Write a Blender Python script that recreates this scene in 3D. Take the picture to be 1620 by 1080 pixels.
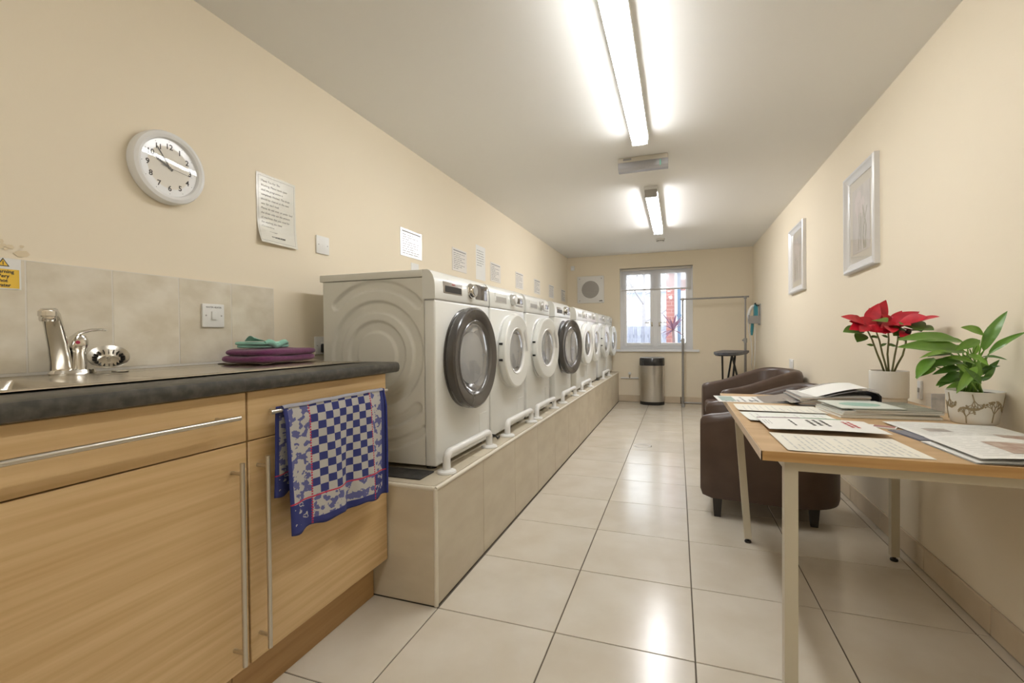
import bpy, bmesh, math, random
from mathutils import Vector, Matrix
R = math.radians
for o in list(bpy.data.objects): bpy.data.objects.remove(o, do_unlink=True)
SC = bpy.context.scene
COL = SC.collection

# ---------------------------------------------------------------- camera
FPX, YAW, PITCH, ROLL, CH = 739.05, 0.34075, 0.012524, -0.007808, 1.01915
c_, s_, cp, sp = math.cos(YAW), math.sin(YAW), math.cos(PITCH), math.sin(PITCH)
Rv, Uv, Fv = Vector((c_, s_, 0)), Vector((-s_*sp, c_*sp, cp)), Vector((-s_*cp, c_*cp, -sp))
cr, sr = math.cos(ROLL), math.sin(ROLL)
R2, U2 = Rv*cr + Uv*sr, Uv*cr - Rv*sr
cam = bpy.data.cameras.new('camera'); cam.sensor_width = 36; cam.lens = FPX/1620*36
cam.clip_start = .02; cam.clip_end = 200
camo = bpy.data.objects.new('camera', cam); COL.objects.link(camo)
mw = Matrix.Identity(4)
for i in range(3): mw[i][0], mw[i][1], mw[i][2] = R2[i], U2[i], -Fv[i]
mw[2][3] = CH
camo.matrix_world = mw; SC.camera = camo

# ---------------------------------------------------------------- world, exposure
W = bpy.data.worlds.new('overcast_sky'); SC.world = W; W.use_nodes = True
bg = W.node_tree.nodes['Background']
bg.inputs[0].default_value = (.86, .93, 1, 1); bg.inputs[1].default_value = 2.0
SC.view_settings.view_transform = 'Standard'; SC.view_settings.look = 'None'
SC.view_settings.exposure = 1.28; SC.view_settings.gamma = 1.0; SC.view_settings.use_curve_mapping = False
LAMP_NEAR, LAMP_FAR, LAMP_FILL = 14.0, 18.5, 12.0      # diffuser emission: two ceiling battens in view, plus the added fill batten

# room: X right, Y down the room, Z up (metres)
XL, XR, YB, YF, H = -1.65, .996, 7.31, -1.75, 2.243

# ---------------------------------------------------------------- materials
MATS = {}
def M(name, col, rough=.5, metal=0, col2=None, scale=(4, 4, 4), nscale=1., detail=4., bump=0, bscale=40, coat=0, rnd=0,
      emit=0, spec=.5, lo=.35, hi=.65, trans=0, sheen=0):
    if name in MATS: return MATS[name]
    m = bpy.data.materials.new(name); m.use_nodes = True; nt = m.node_tree; n = nt.nodes; L = nt.links
    b = n['Principled BSDF']; b.inputs['Base Color'].default_value = (*col, 1)
    b.inputs['Roughness'].default_value = rough; b.inputs['Metallic'].default_value = metal
    b.inputs['Specular IOR Level'].default_value = spec
    if coat: b.inputs['Coat Weight'].default_value = coat; b.inputs['Coat Roughness'].default_value = .08
    if trans: b.inputs['Transmission Weight'].default_value = trans
    if sheen: b.inputs['Sheen Weight'].default_value = sheen
    if emit: b.inputs['Emission Color'].default_value = (*col, 1); b.inputs['Emission Strength'].default_value = emit
    tc = n.new('ShaderNodeTexCoord'); last = None
    if col2:
        mp = n.new('ShaderNodeMapping'); mp.inputs['Scale'].default_value = scale
        nz = n.new('ShaderNodeTexNoise'); nz.inputs['Scale'].default_value = nscale; nz.inputs['Detail'].default_value = detail
        rp = n.new('ShaderNodeMapRange'); rp.inputs[1].default_value = lo; rp.inputs[2].default_value = hi
        mx = n.new('ShaderNodeMix'); mx.data_type = 'RGBA'
        mx.inputs[6].default_value = (*col, 1); mx.inputs[7].default_value = (*col2, 1)
        L.new(tc.outputs['Object'], mp.inputs[0]); L.new(mp.outputs[0], nz.inputs['Vector'])
        L.new(nz.outputs['Fac'], rp.inputs[0]); L.new(rp.outputs[0], mx.inputs[0]); last = mx.outputs[2]
        if rnd:
            oi = n.new('ShaderNodeObjectInfo'); va = n.new('ShaderNodeVectorMath'); va.operation = 'ADD'
            sc = n.new('ShaderNodeMath'); sc.operation = 'MULTIPLY'; sc.inputs[1].default_value = 37
            L.new(oi.outputs['Random'], sc.inputs[0]); L.new(mp.outputs[0], va.inputs[0]); L.new(sc.outputs[0], va.inputs[1])
            L.new(va.outputs[0], nz.inputs['Vector'])
    if rnd:
        oi2 = n.new('ShaderNodeObjectInfo'); hs = n.new('ShaderNodeHueSaturation'); r2 = n.new('ShaderNodeMapRange')
        r2.inputs[3].default_value = 1-rnd; r2.inputs[4].default_value = 1+rnd
        L.new(oi2.outputs['Random'], r2.inputs[0]); L.new(r2.outputs[0], hs.inputs['Value'])
        if last: L.new(last, hs.inputs['Color'])
        else: hs.inputs['Color'].default_value = (*col, 1)
        last = hs.outputs[0]
    if last: L.new(last, b.inputs['Base Color'])
    if bump:
        nb = n.new('ShaderNodeTexNoise'); nb.inputs['Scale'].default_value = bscale; nb.inputs['Detail'].default_value = 3
        bp = n.new('ShaderNodeBump'); bp.inputs['Strength'].default_value = bump; bp.inputs['Distance'].default_value = .004
        L.new(tc.outputs['Object'], nb.inputs['Vector']); L.new(nb.outputs['Fac'], bp.inputs['Height']); L.new(bp.outputs[0], b.inputs['Normal'])
    MATS[name] = m
    return m

def mix_transparent(name, col, alpha, rough=.1, translucent=0):
    m = bpy.data.materials.new(name); m.use_nodes = True; nt = m.node_tree; n = nt.nodes; L = nt.links
    out = n['Material Output']; n.remove(n['Principled BSDF'])
    tr = n.new('ShaderNodeBsdfTransparent'); mx = n.new('ShaderNodeMixShader'); mx.inputs[0].default_value = alpha
    L.new(tr.outputs[0], mx.inputs[1])
    if translucent:
        a = n.new('ShaderNodeBsdfTranslucent'); d = n.new('ShaderNodeBsdfDiffuse'); m2 = n.new('ShaderNodeMixShader'); m2.inputs[0].default_value = .5
        a.inputs[0].default_value = (*col, 1); d.inputs[0].default_value = (*col, 1)
        L.new(a.outputs[0], m2.inputs[1]); L.new(d.outputs[0], m2.inputs[2]); L.new(m2.outputs[0], mx.inputs[2])
    else:
        g = n.new('ShaderNodeBsdfGlossy'); g.inputs[0].default_value = (*col, 1); g.inputs['Roughness'].default_value = rough
        fr = n.new('ShaderNodeLayerWeight'); pw = n.new('ShaderNodeMath'); pw.operation = 'POWER'; pw.inputs[1].default_value = 4
        L.new(fr.outputs['Facing'], pw.inputs[0])
        ad = n.new('ShaderNodeMath'); ad.operation = 'ADD'; ad.inputs[1].default_value = alpha
        L.new(pw.outputs[0], ad.inputs[0]); L.new(ad.outputs[0], mx.inputs[0]); L.new(g.outputs[0], mx.inputs[2])
    L.new(mx.outputs[0], out.inputs[0]); MATS[name] = m
    return m

WALL = M('cream_wall_paint', (.86, .765, .60), .75, bump=.05, bscale=120)
CEIL = M('white_ceiling_paint', (.87, .855, .82), .8)
TILE = M('beige_floor_tile', (.70, .645, .545), .2, col2=(.64, .575, .465), scale=(3, 3, 3), nscale=1.6, detail=6, rnd=.025, bump=.012, bscale=30)
GROUT = M('dark_grout', (.14, .115, .085), .9)
SKIRT = M('beige_skirting_tile', (.68, .57, .42), .4, col2=(.61, .50, .355), scale=(3, 3, 3), nscale=2, rnd=.03)
PLTILE = M('beige_plinth_tile', (.64, .565, .43), .38, col2=(.57, .49, .365), scale=(2, 2, 5), nscale=2, detail=6, rnd=.03)
TRIMW = M('cream_tile_trim', (.76, .70, .58), .35)
SPL = M('stone_splash_tile', (.78, .72, .60), .35, col2=(.66, .59, .46), scale=(7, 7, 10), nscale=1.4, detail=8, rnd=.02)
GROUTL = M('light_grout', (.74, .70, .62), .8)
WOOD = M('oak_laminate', (.67, .475, .25), .42, col2=(.53, .345, .155), scale=(3, 1.3, 48), nscale=1.5, detail=9, lo=.3, hi=.75)
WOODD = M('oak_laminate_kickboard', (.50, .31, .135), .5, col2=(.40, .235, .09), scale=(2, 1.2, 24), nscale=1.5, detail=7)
TABW = M('beech_tabletop', (.60, .41, .225), .42, col2=(.52, .335, .165), scale=(3, 18, 18), nscale=1.5, detail=6)
TABE = M('beech_table_edge', (.58, .36, .15), .45, col2=(.46, .26, .09), scale=(2, 2, 60), nscale=1.4, detail=5)
WORK = M('dark_stone_worktop', (.042, .040, .034), .4, col2=(.11, .10, .083), scale=(22, 22, 22), nscale=1.8, detail=12, lo=.42, hi=.78)
STEEL = M('brushed_steel', (.62, .59, .53), .3, 1)
SINK = M('stainless_sink', (.66, .62, .55), .27, 1)
CHROME = M('chrome', (.72, .70, .66), .09, 1)
APPL = M('white_appliance_enamel', (.79, .79, .745), .28, coat=.35)
APPLS = M('painted_appliance_side', (.74, .725, .655), .42)
WPLAS = M('white_plastic', (.82, .81, .78), .35)
GPLAS = M('grey_plastic', (.40, .385, .36), .4)
DPLAS = M('dark_grey_plastic', (.07, .062, .056), .22, coat=.3)
BLACK = M('black_plastic', (.015, .014, .013), .4)
RUBBER = M('black_rubber_mat', (.022, .02, .017), .8, col2=(.05, .045, .038), scale=(20, 20, 20), bump=.3, bscale=60)
DISP = M('smoked_display', (.09, .08, .075), .1, coat=.6)
LIT = M('lit_diffuser_near', (.97, .985, 1), .4, emit=LAMP_NEAR)
LIT2 = M('lit_diffuser_far', (.98, .98, 1), .4, emit=LAMP_FAR)
LIT_FILL = M('added_fill_diffuser', (.98, .985, .98), .4, emit=LAMP_FILL)
PAPER = M('white_paper', (.84, .83, .79), .6)
PAPER2 = M('cream_paper', (.84, .81, .71), .6)
PAPERG = M('greenish_paper', (.80, .82, .76), .6)
INK = M('grey_ink', (.30, .29, .28), .7)
INKB = M('black_ink', (.07, .065, .06), .7)
INKR = M('red_ink', (.50, .06, .07), .7)
BROWN = M('brown_leather', (.088, .053, .037), .36, col2=(.072, .042, .029), scale=(9, 9, 9), bump=.08, bscale=160)
LEGB = M('black_wood_leg', (.022, .017, .013), .4)
FRAMEB = M('beige_metal_frame', (.60, .55, .43), .4)
YELLOW = M('yellow_sticker', (.86, .56, .06), .5)
GLASS = mix_transparent('clear_glass', (1, 1, 1), .02, .03)
ACRYL = mix_transparent('clear_acrylic', (.95, .97, 1), .08, .08)
SHEER = mix_transparent('sheer_blind', (.86, .86, .88), .55, translucent=1)
PVC = M('white_window_plastic', (.88, .89, .91), .3)

# ---------------------------------------------------------------- mesh helpers
class MB:
    def __init__(s): s.bm = bmesh.new()
    def box(s, a, b, bev=0, seg=2, mtx=None):
        t = bmesh.new(); bmesh.ops.create_cube(t, size=1)
        for v in t.verts: v.co = Vector([(a[i]+b[i])/2 + v.co[i]*(b[i]-a[i]) for i in range(3)])
        if bev: bmesh.ops.bevel(t, geom=t.edges[:], offset=bev, segments=seg, affect='EDGES', profile=.5)
        return s._merge(t, mtx)
    def _merge(s, t, mtx=None):
        if mtx: bmesh.ops.transform(t, matrix=mtx, verts=t.verts[:])
        me = bpy.data.meshes.new('t'); t.to_mesh(me); t.free(); s.bm.from_mesh(me); bpy.data.meshes.remove(me)
        return s
    def tube(s, pts, r, n=10, caps=True, flat=1.0):
        pts = [Vector(p) for p in pts]; k = len(pts)
        rr = r if isinstance(r, (list, tuple)) else [r]*k
        T = []
        for i in range(k):
            d = (pts[min(i+1, k-1)] - pts[max(i-1, 0)]); T.append(d.normalized())
        up = Vector((0, 0, 1)) if abs(T[0].z) < .9 else Vector((0, 1, 0))
        nrm = (up - T[0]*up.dot(T[0])).normalized(); rings = []
        for i in range(k):
            nrm = (nrm - T[i]*nrm.dot(T[i])).normalized(); bn = T[i].cross(nrm)
            rings.append([s.bm.verts.new(pts[i] + (nrm*math.cos(a)*flat + bn*math.sin(a))*rr[i]) for a in [2*math.pi*j/n for j in range(n)]])
        for i in range(k-1):
            for j in range(n): s.bm.faces.new((rings[i][j], rings[i][(j+1) % n], rings[i+1][(j+1) % n], rings[i+1][j]))
        if caps: s.bm.faces.new(rings[0][::-1]); s.bm.faces.new(rings[-1])
        return s
    def lathe(s, prof, n=32, mtx=None, sx=1, sy=1):
        mtx = mtx or Matrix.Identity(4); rings = []
        for r, z in prof:
            if r < 1e-6: rings.append([s.bm.verts.new(mtx @ Vector((0, 0, z)))])
            else: rings.append([s.bm.verts.new(mtx @ Vector((r*sx*math.cos(2*math.pi*j/n), r*sy*math.sin(2*math.pi*j/n), z))) for j in range(n)])
        for a, b in zip(rings, rings[1:]):
            for j in range(n):
                k = (j+1) % n
                if len(a) == 1 and len(b) == 1: continue
                if len(a) == 1: s.bm.faces.new((a[0], b[j], b[k]))
                elif len(b) == 1: s.bm.faces.new((a[j], a[k], b[0]))
                else: s.bm.faces.new((a[j], a[k], b[k], b[j]))
        return s
    def prism(s, poly, axis, a, b):
        # poly in the two remaining axes (cyclic order), extruded a..b along axis
        def P(p, t):
            if axis == 0: return (t, p[0], p[1])
            if axis == 1: return (p[0], t, p[1])
            return (p[0], p[1], t)
        A = [s.bm.verts.new(P(p, a)) for p in poly]; B = [s.bm.verts.new(P(p, b)) for p in poly]
        s.bm.faces.new(A); s.bm.faces.new(B[::-1])
        for i in range(len(poly)):
            j = (i+1) % len(poly); s.bm.faces.new((A[j], A[i], B[i], B[j]))
        return s
    def quad(s, *p):
        s.bm.faces.new([s.bm.verts.new(q) for q in p]); return s
    def grid(s, nu, nv, fn, thick=None):
        V = [[s.bm.verts.new(fn(i/nu, j/nv)) for j in range(nv+1)] for i in range(nu+1)]
        for i in range(nu):
            for j in range(nv): s.bm.faces.new((V[i][j], V[i+1][j], V[i+1][j+1], V[i][j+1]))
        return s
    def mesh(s, name, mat, smooth=38, uv=None):
        bmesh.ops.recalc_face_normals(s.bm, faces=s.bm.faces[:])
        me = bpy.data.meshes.new(name); s.bm.to_mesh(me); s.bm.free()
        if smooth:
            me.polygons.foreach_set('use_smooth', [True]*len(me.polygons)); me.set_sharp_from_angle(angle=R(smooth))
        for x in (mat if isinstance(mat, (list, tuple)) else [mat]): me.materials.append(x)
        return me

def link(name, me, parent=None, loc=None, mtx=None):
    o = bpy.data.objects.new(name, me); COL.objects.link(o); o.parent = parent
    if mtx is not None: o.matrix_local = mtx
    elif loc is not None: o.location = loc
    return o
def add(name, mb, mat, parent=None, smooth=38, loc=None, mtx=None):
    return link(name, mb.mesh(name, mat, smooth), parent, loc, mtx)
def tag(o, label=None, cat=None, group=None, kind=None):
    if label: o['label'] = label
    if cat: o['category'] = cat
    if group: o['group'] = group
    if kind: o['kind'] = kind
    return o
def root(name, label, cat, loc=(0, 0, 0), rz=0, group=None, kind=None):
    o = bpy.data.objects.new(name, None); COL.objects.link(o); o.location = loc; o.rotation_euler = (0, 0, rz)
    o.empty_display_size = .05
    return tag(o, label, cat, group, kind)
def rebase(o, p):
    # put the origin of a single-mesh thing at p without moving the shape
    o.data.transform(Matrix.Translation(-Vector(p))); o.location = p; return o
def text_mesh(txt, size, mat, mtx, name, parent, align='CENTER', shear=0, ext=.0002, bold=0):
    cu = bpy.data.curves.new('t', 'FONT'); cu.body = txt; cu.size = size; cu.align_x = align; cu.align_y = 'CENTER'; cu.shear = shear
    cu.extrude = ext; cu.offset = bold; cu.resolution_u = 3
    to = bpy.data.objects.new('t', cu); COL.objects.link(to)
    me = bpy.data.meshes.new_from_object(to); bpy.data.objects.remove(to); bpy.data.curves.remove(cu)
    me.transform(mtx); me.materials.clear(); me.materials.append(mat); me.name = name
    return link(name, me, parent)
def WL(x, y, z): return Matrix(((0, 0, 1, x), (1, 0, 0, y), (0, 1, 0, z), (0, 0, 0, 1)))      # print facing +X, reads along +Y
def WB(x, y, z): return Matrix(((1, 0, 0, x), (0, 0, -1, y), (0, 1, 0, z), (0, 0, 0, 1)))     # print facing -Y
def words(mb, w, h, lines, mtx, seed, ch=.45, fill=.9, gap=.012, fn=None):
    # rows of word-like marks on a w x h sheet (origin bottom-left), placed by mtx
    rd = random.Random(seed); lh = h/lines
    for i in range(lines):
        y = h - (i+.5)*lh; x = 0; end = w*fill*(1 if rd.random() < .7 else rd.uniform(.35, .8))
        while x < end:
            ww = min(rd.uniform(.012, .045)*w/.18, end-x)
            if ww < .004: break
            a = lh*ch/2; P = [(x, y-a), (x+ww, y-a), (x+ww, y+a), (x, y+a)]
            mb.quad(*[mtx @ Vector((p[0], p[1], fn(*p) if fn else 0)) for p in P]); x += ww + gap*w/.18*.6
    return mb
def sstep(t): t = max(0, min(1, t)); return t*t*(3-2*t)

# ---------------------------------------------------------------- room shell
o = add('floor', MB().box((XL-.1, YF-.1, -.12), (XR+.1, YB+.1, -.0035)), GROUT, smooth=0); tag(o, 'beige square floor tiles with dark grout lines', 'floor', kind='structure')
floor = o
T = .45; X0, Y0 = .0489, 1.5461; g = .0022
full = MB().box((-T/2+g, -T/2+g, -.010), (T/2-g, T/2-g, 0), .0012, 1).mesh('tile', TILE, 30)
for ci in range(-4, 3):
    xa, xb = X0+ci*T, X0+(ci+1)*T
    for ri in range(-8, 14):
        ya, yb = Y0+ri*T, Y0+(ri+1)*T
        A = (max(xa, XL), max(ya, YF)); B = (min(xb, XR), min(yb, YB))
        if B[0]-A[0] < .01 or B[1]-A[1] < .01: continue
        if xb < -.84 and ya > 1.5: continue                     # under the machine plinth
        cx, cy = (A[0]+B[0])/2, (A[1]+B[1])/2
        if abs(B[0]-A[0]-T) < 1e-4 and abs(B[1]-A[1]-T) < 1e-4: link('tile', full, floor, (cx, cy, 0))
        else:
            hx, hy = (B[0]-A[0])/2-g, (B[1]-A[1])/2-g
            add('tile', MB().box((-hx, -hy, -.010), (hx, hy, 0), .0012, 1), TILE, floor, 30, (cx, cy, 0))
wl = add('wall_left', MB().box((XL-.15, YF-.1, -.1), (XL, YB, H)), WALL, smooth=0); tag(wl, 'long cream wall behind the sink and washing machines', 'wall', kind='structure')
o = add('wall_right', MB().box((XR, YF-.1, -.1), (XR+.15, YB, H)), WALL, smooth=0); tag(o, 'cream wall behind the table and armchairs', 'wall', kind='structure')
o = add('wall_front', MB().box((XL-.15, YF-.15, -.1), (XR+.15, YF, H)), WALL, smooth=0); tag(o, 'cream end wall on the near side of the room', 'wall', kind='structure')
o = add('ceiling', MB().box((XL-.15, YF-.15, H), (XR+.15, YB+.28, H+.12)), CEIL, smooth=0); tag(o, 'plain white painted ceiling', 'ceiling', kind='structure')
WX0, WX1, WZ0, WZ1 = -.835, .212, .795, 2.03
wb = MB()
wb.box((XL-.15, YB, -.1), (WX0, YB+.28, H)); wb.box((WX1, YB, -.1), (XR+.15, YB+.28, H))
wb.box((WX0, YB, -.1), (WX1, YB+.28, WZ0)); wb.box((WX0, YB, WZ1), (WX1, YB+.28, H))
wback = add('wall_back', wb, WALL, smooth=0); tag(wback, 'cream end wall with the window', 'wall', kind='structure')

# skirting tiles
for nm, lab in (('baseboard_right', 'row of beige skirting tiles along the wall behind the table'), ('baseboard_back', 'row of beige skirting tiles below the window')):
    if nm == 'baseboard_right':
        b = add(nm, MB().box((XR-.006, YF, 0), (XR, YB, .098)), GROUT, smooth=0)
        for ri in range(-8, 14):
            ya, yb = max(Y0+ri*T, YF)+.0015, min(Y0+(ri+1)*T, YB)-.0015
            if yb-ya > .02: add('tile', MB().box((XR-.012, ya, .003), (XR-.001, yb, .1), .002, 1), SKIRT, b)
    else:
        b = add(nm, MB().box((-.85, YB-.006, 0), (XR, YB, .098)), GROUT, smooth=0)
        for ci in range(-2, 3):
            xa, xb = max(X0+ci*T, -.85)+.0015, min(X0+(ci+1)*T, XR)-.0135
            if xb-xa > .02: add('tile', MB().box((xa, YB-.012, .003), (xb, YB-.001, .1), .002, 1), SKIRT, b)
    tag(b, lab, 'skirting', kind='structure')

# splashback tiles on the left wall
for i in range(-5, 5):
    ya = .745+(i-1)*.2035+.0015+.0; add('splash_tile', MB().box((XL, ya, .93), (XL+.0082, ya+.2000, 1.229), .0008, 1), SPL, wl)
add('grout_strip', MB().box((XL, .745-6*.2035, .922), (XL+.0072, 1.559, 1.231)), GROUTL, wl, 0)
rd = random.Random(4); dm = MB()
for k in range(16):
    y, z = .69+rd.gauss(0, .035), 1.272+rd.gauss(0, .016); r = rd.uniform(.004, .012); n = 6
    if z-r < 1.236: continue
    vs = [dm.bm.verts.new((XL+.0012+rd.uniform(0, .001), y+r*1.4*math.cos(a)*rd.uniform(.6, 1.2), z+r*math.sin(a)*rd.uniform(.6, 1.2))) for a in [2*math.pi*j/n for j in range(n)]]
    dm.bm.faces.new(vs)
add('flaking_paint', dm, M('flaked_paint', (.78, .66, .46), .9), wl, 0)

# ---------------------------------------------------------------- window and what is outside it
win = root('window_1', 'white double casement window in the end wall', 'window', (0, YB+.06, 0), kind='structure')
fr = MB(); fw = .052
fr.box((WX0, 0, WZ0), (WX0+fw, .07, WZ1)); fr.box((WX1-fw, 0, WZ0), (WX1, .07, WZ1)); fr.box((WX0+fw, 0, WZ0), (WX1-fw, .07, WZ0+fw)); fr.box((WX0+fw, 0, WZ1-fw), (WX1-fw, .07, WZ1))
xm = (WX0+WX1)/2; fr.box((xm-.03, 0, WZ0+fw), (xm+.03, .07, WZ1-fw))
add('window_frame', fr, PVC, win, 0)
for a, b, hs in ((WX0+fw, xm-.03, 1), (xm+.03, WX1-fw, -1)):
    m = MB(); sw = .048; za, zb = WZ0+fw, WZ1-fw
    m.box((a, -.015, za), (a+sw, .05, zb), .004); m.box((b-sw, -.015, za), (b, .05, zb), .004); m.box((a+sw, -.015, za), (b-sw, .05, za+sw), .004); m.box((a+sw, -.015, zb-sw), (b-sw, .05, zb), .004)
    s = add('sash', m, PVC, win)
    add('pane', MB().box((a+sw, .015, za+sw), (b-sw, .019, zb-sw)), GLASS, s, 0)
    hx = b-sw/2 if hs == 1 else a+sw/2
    add('handle', MB().box((hx-.012, -.03, 1.14), (hx+.012, -.015, 1.2), .003).box((hx-.10 if hs == 1 else hx-.01, -.05, 1.19), (hx+.01 if hs == 1 else hx+.10, -.032, 1.206), .004).box((hx-.008, -.04, 1.185), (hx+.008, -.02, 1.205)), CHROME, s)
add('window_sill', MB().box((-.895, -.10, .762), (.297, 0, WZ0), .006), PVC, win)
bl = root('roller_blind', 'sheer pale roller blind part drawn down over the window top', 'blind', (xm, YB+.025, 0))
add('fabric', MB().grid(16, 6, lambda u, v: (-.50+u*1.0, .006*math.sin(u*9), 1.70+v*.30)), SHEER, bl)
add('roller', MB().tube([(-.505, .0, 2.005), (.505, 0, 2.005)], .016, 12), M('blind_tube', (.62, .58, .52), .5), bl)
add('hem_bar', MB().box((-.50, -.008, 1.687), (.50, .008, 1.706), .003), M('blind_hem', (.66, .64, .62), .5), bl)
# outside
o = add('paved_ground', MB().box((-14, YB+.3, -.25), (14, 30, -.12)), M('pale_paving', (.5, .5, .5), .9, col2=(.42, .42, .43)), smooth=0); tag(o, 'pale paved ground outside the window', 'ground', kind='structure')
fe = root('boundary_fence', 'weathered grey vertical board fence seen through the window', 'fence', (-1.6, 13, -.12))
fm = M('weathered_fence_board', (.30, .31, .36), .9, col2=(.24, .25, .30), scale=(1, 1, 6), rnd=.12)
bd = MB().box((-.044, -.012, 0), (.044, .012, 1.36)).mesh('board', fm, 0)
for i in range(44): link('board', bd, fe, (-2.2+i*.094, (i % 2)*.02, 0))
for z in (.3, 1.05): add('rail', MB().box((-2.3, .03, z), (2.0, .07, z+.09)), fm, fe, 0)
ho = root('outbuilding', 'white weatherboarded outbuilding with a low roof beyond the fence', 'building', (-1.8, 16, -.12))
hm = M('white_weatherboard', (.55, .57, .62), .7)
add('wall', MB().box((-2.6, .03, 0), (2.4, 3, 2.55)), hm, ho, 0)
for k in range(16): add('weatherboard', MB().prism([(-.0, k*.16), (.03, k*.16), (.03, k*.16+.16), (.022, k*.16+.16)], 0, -2.6, 2.4), hm, ho, 0)
add('roof', MB().prism([(-.25, 2.53), (3.3, 2.53), (1.5, 3.1)], 0, -2.8, 2.6), M('pale_roof_sheet', (.62, .64, .68), .7), ho, 0)
br = root('brick_pier', 'red brick pier and white rendered wall seen through the window', 'wall', (0, 10.0, -.12))
bm_ = bpy.data.materials.new('red_brick'); bm_.use_nodes = True; n_ = bm_.node_tree.nodes; l_ = bm_.node_tree.links
bt = n_.new('ShaderNodeTexBrick'); bt.inputs['Color1'].default_value = (.30, .125, .11, 1); bt.inputs['Color2'].default_value = (.25, .105, .095, 1); bt.inputs['Mortar'].default_value = (.36, .22, .20, 1)
bt.inputs['Scale'].default_value = 1; bt.inputs['Brick Width'].default_value = .225; bt.inputs['Row Height'].default_value = .075; bt.inputs['Mortar Size'].default_value = .006
tc_ = n_.new('ShaderNodeTexCoord'); mp_ = n_.new('ShaderNodeMapping'); mp_.inputs['Rotation'].default_value = (R(90), 0, 0)
l_.new(tc_.outputs['Object'], mp_.inputs[0]); l_.new(mp_.outputs[0], bt.inputs[0]); l_.new(bt.outputs[0], n_['Principled BSDF'].inputs[0]); n_['Principled BSDF'].inputs['Roughness'].default_value = .9
add('brickwork', MB().box((-.215, 0, 0), (-.06, .5, 3.4)), bm_, br, 0)
add('render_panel', MB().box((-.06, .04, 0), (1.6, .5, 3.4)), M('white_render', (.82, .82, .83), .9), br, 0)
add('brick_band', MB().box((.04, .0, 2.02), (1.6, .045, 2.24)), bm_, br, 0)
dp = root('drainpipe', 'dark blue grey drainpipe on the white wall outside', 'pipe', (.03, 9.93, -.12))
add('pipe', MB().tube([(0, 0, 0), (0, 0, 3.4)], .034, 12), M('blue_grey_pipe', (.075, .12, .19), .5), dp)
for z in (.6, 1.5, 2.4): add('bracket', MB().box((-.045, -.04, z), (.045, .08, z+.04)), MATS['blue_grey_pipe'], dp)
co = root('cordyline', 'purple spiky cordyline on a bare stem outside the window', 'plant', (-.03, 9.15, -.12))
add('stem', MB().tube([(0, 0, 0), (-.01, 0, .7), (-.05, 0, 1.22)], [.03, .025, .022], 8), M('cordyline_stem', (.20, .14, .14), .9), co)
lm = MB().grid(6, 2, lambda u, v: (u*.42, (v-.5)*.04*math.sin(math.pi*min(1, u*.9+.12)), -.10*u*u)).mesh('leaf', M('purple_leaf', (.17, .075, .12), .6), 60)
rd = random.Random(7)
for k in range(34):
    a = k*2.399; e = rd.uniform(-15, 80)
    link('leaf', lm, co, mtx=Matrix.Translation((-.05, 0, 1.22)) @ Matrix.Rotation(a, 4, 'Z') @ Matrix.Rotation(-R(e), 4, 'Y') @ Matrix.Scale(rd.uniform(.8, 1.05), 4))
ca = root('parked_car', 'white car parked outside at the lower corner of the window', 'car', (-2.2, 10.8, -.12))
prof = [(-2.0, .25), (-1.95, .62), (-1.2, .78), (-.6, 1.22), (.55, 1.25), (1.15, .86), (1.72, .74), (1.86, .5), (1.86, .25)]
add('body', MB().prism(prof, 1, -.8, .8), M('white_car_paint', (.8, .8, .8), .25, coat=.5), ca, 20)
add('side_window', MB().prism([(-1.0, .82), (-.55, 1.17), (.5, 1.19), (.95, .86)], 1, -.81, -.79), DISP, ca, 0)
for x in (-1.3, 1.2): add('wheel', MB().lathe([(0, -.1), (.3, -.1), (.31, -.05), (.31, .08), (0, .1)], 20, Matrix.Translation((x, -.72, .31)) @ Matrix.Rotation(R(90), 4, 'X')), BLACK, ca)
tr = root('bare_tree', 'bare winter tree branching above the white outbuilding', 'tree', (-.95, 14.4, -.12)); tm = M('grey_bark', (.33, .31, .31), .9); rd = random.Random(3)
tb = MB(); tb.tube([(0, 0, 0), (.02, 0, 1.2), (0, 0, 2.0), (.05, 0, 3.6)], [.07, .06, .05, .02], 8)
def br_(p, d, l, r, k):
    e = p + d*l; tb.tube([p, (p+e)/2 + Vector((0, 0, -.02)), e], [r, r*.8, r*.55], 6)
    if k:
        for _ in range(3): br_(p+(e-p)*rd.uniform(.4, 1), (d+Vector((rd.uniform(-.7, .7), rd.uniform(-.7, .7), rd.uniform(-.1, .5)))).normalized(), l*.62, r*.55, k-1)
for k in range(7): br_(Vector((0, 0, 1.5+.27*k)), Vector((math.cos(k*2.2), math.sin(k*2.2), .55)).normalized(), 1.1, .028, 2)
add('branches', tb, tm, tr)

# ---------------------------------------------------------------- ceiling fittings
def batten(name, lab, y0, y1, x, mat, w=.094, hgt=.075, tub=False):
    t = root(name, lab, 'light', (x, y0, H), group=None)
    add('housing', MB().box((-w/2-.003, .0, -.026), (w/2+.003, y1-y0, 0), .003).box((-w/2-.003, 0, -.044), (-w/2, y1-y0, -.024)).box((w/2, 0, -.044), (w/2+.003, y1-y0, -.024)), WPLAS, t)
    if tub:
        pf = [(w/2*math.cos(a), -.026-(hgt-.026)*math.sin(a)) for a in [math.pi*k/10 for k in range(11)]]
    else: pf = [(-w/2+.010, -.026), (w/2-.010, -.026), (w/2-.003, -hgt+.014), (w/2-.016, -hgt), (-w/2+.016, -hgt), (-w/2+.003, -hgt+.014)]
    add('diffuser', MB().prism(pf, 1, .04, y1-y0-.04), mat, t, 50)
    for a, b in ((0, .04), (y1-y0-.04, y1-y0)): add('end_cap', MB().box((-w/2, a, -hgt-.001), (w/2, b, -.025), .006), WPLAS if not tub else GPLAS, t)
    return t
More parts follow.
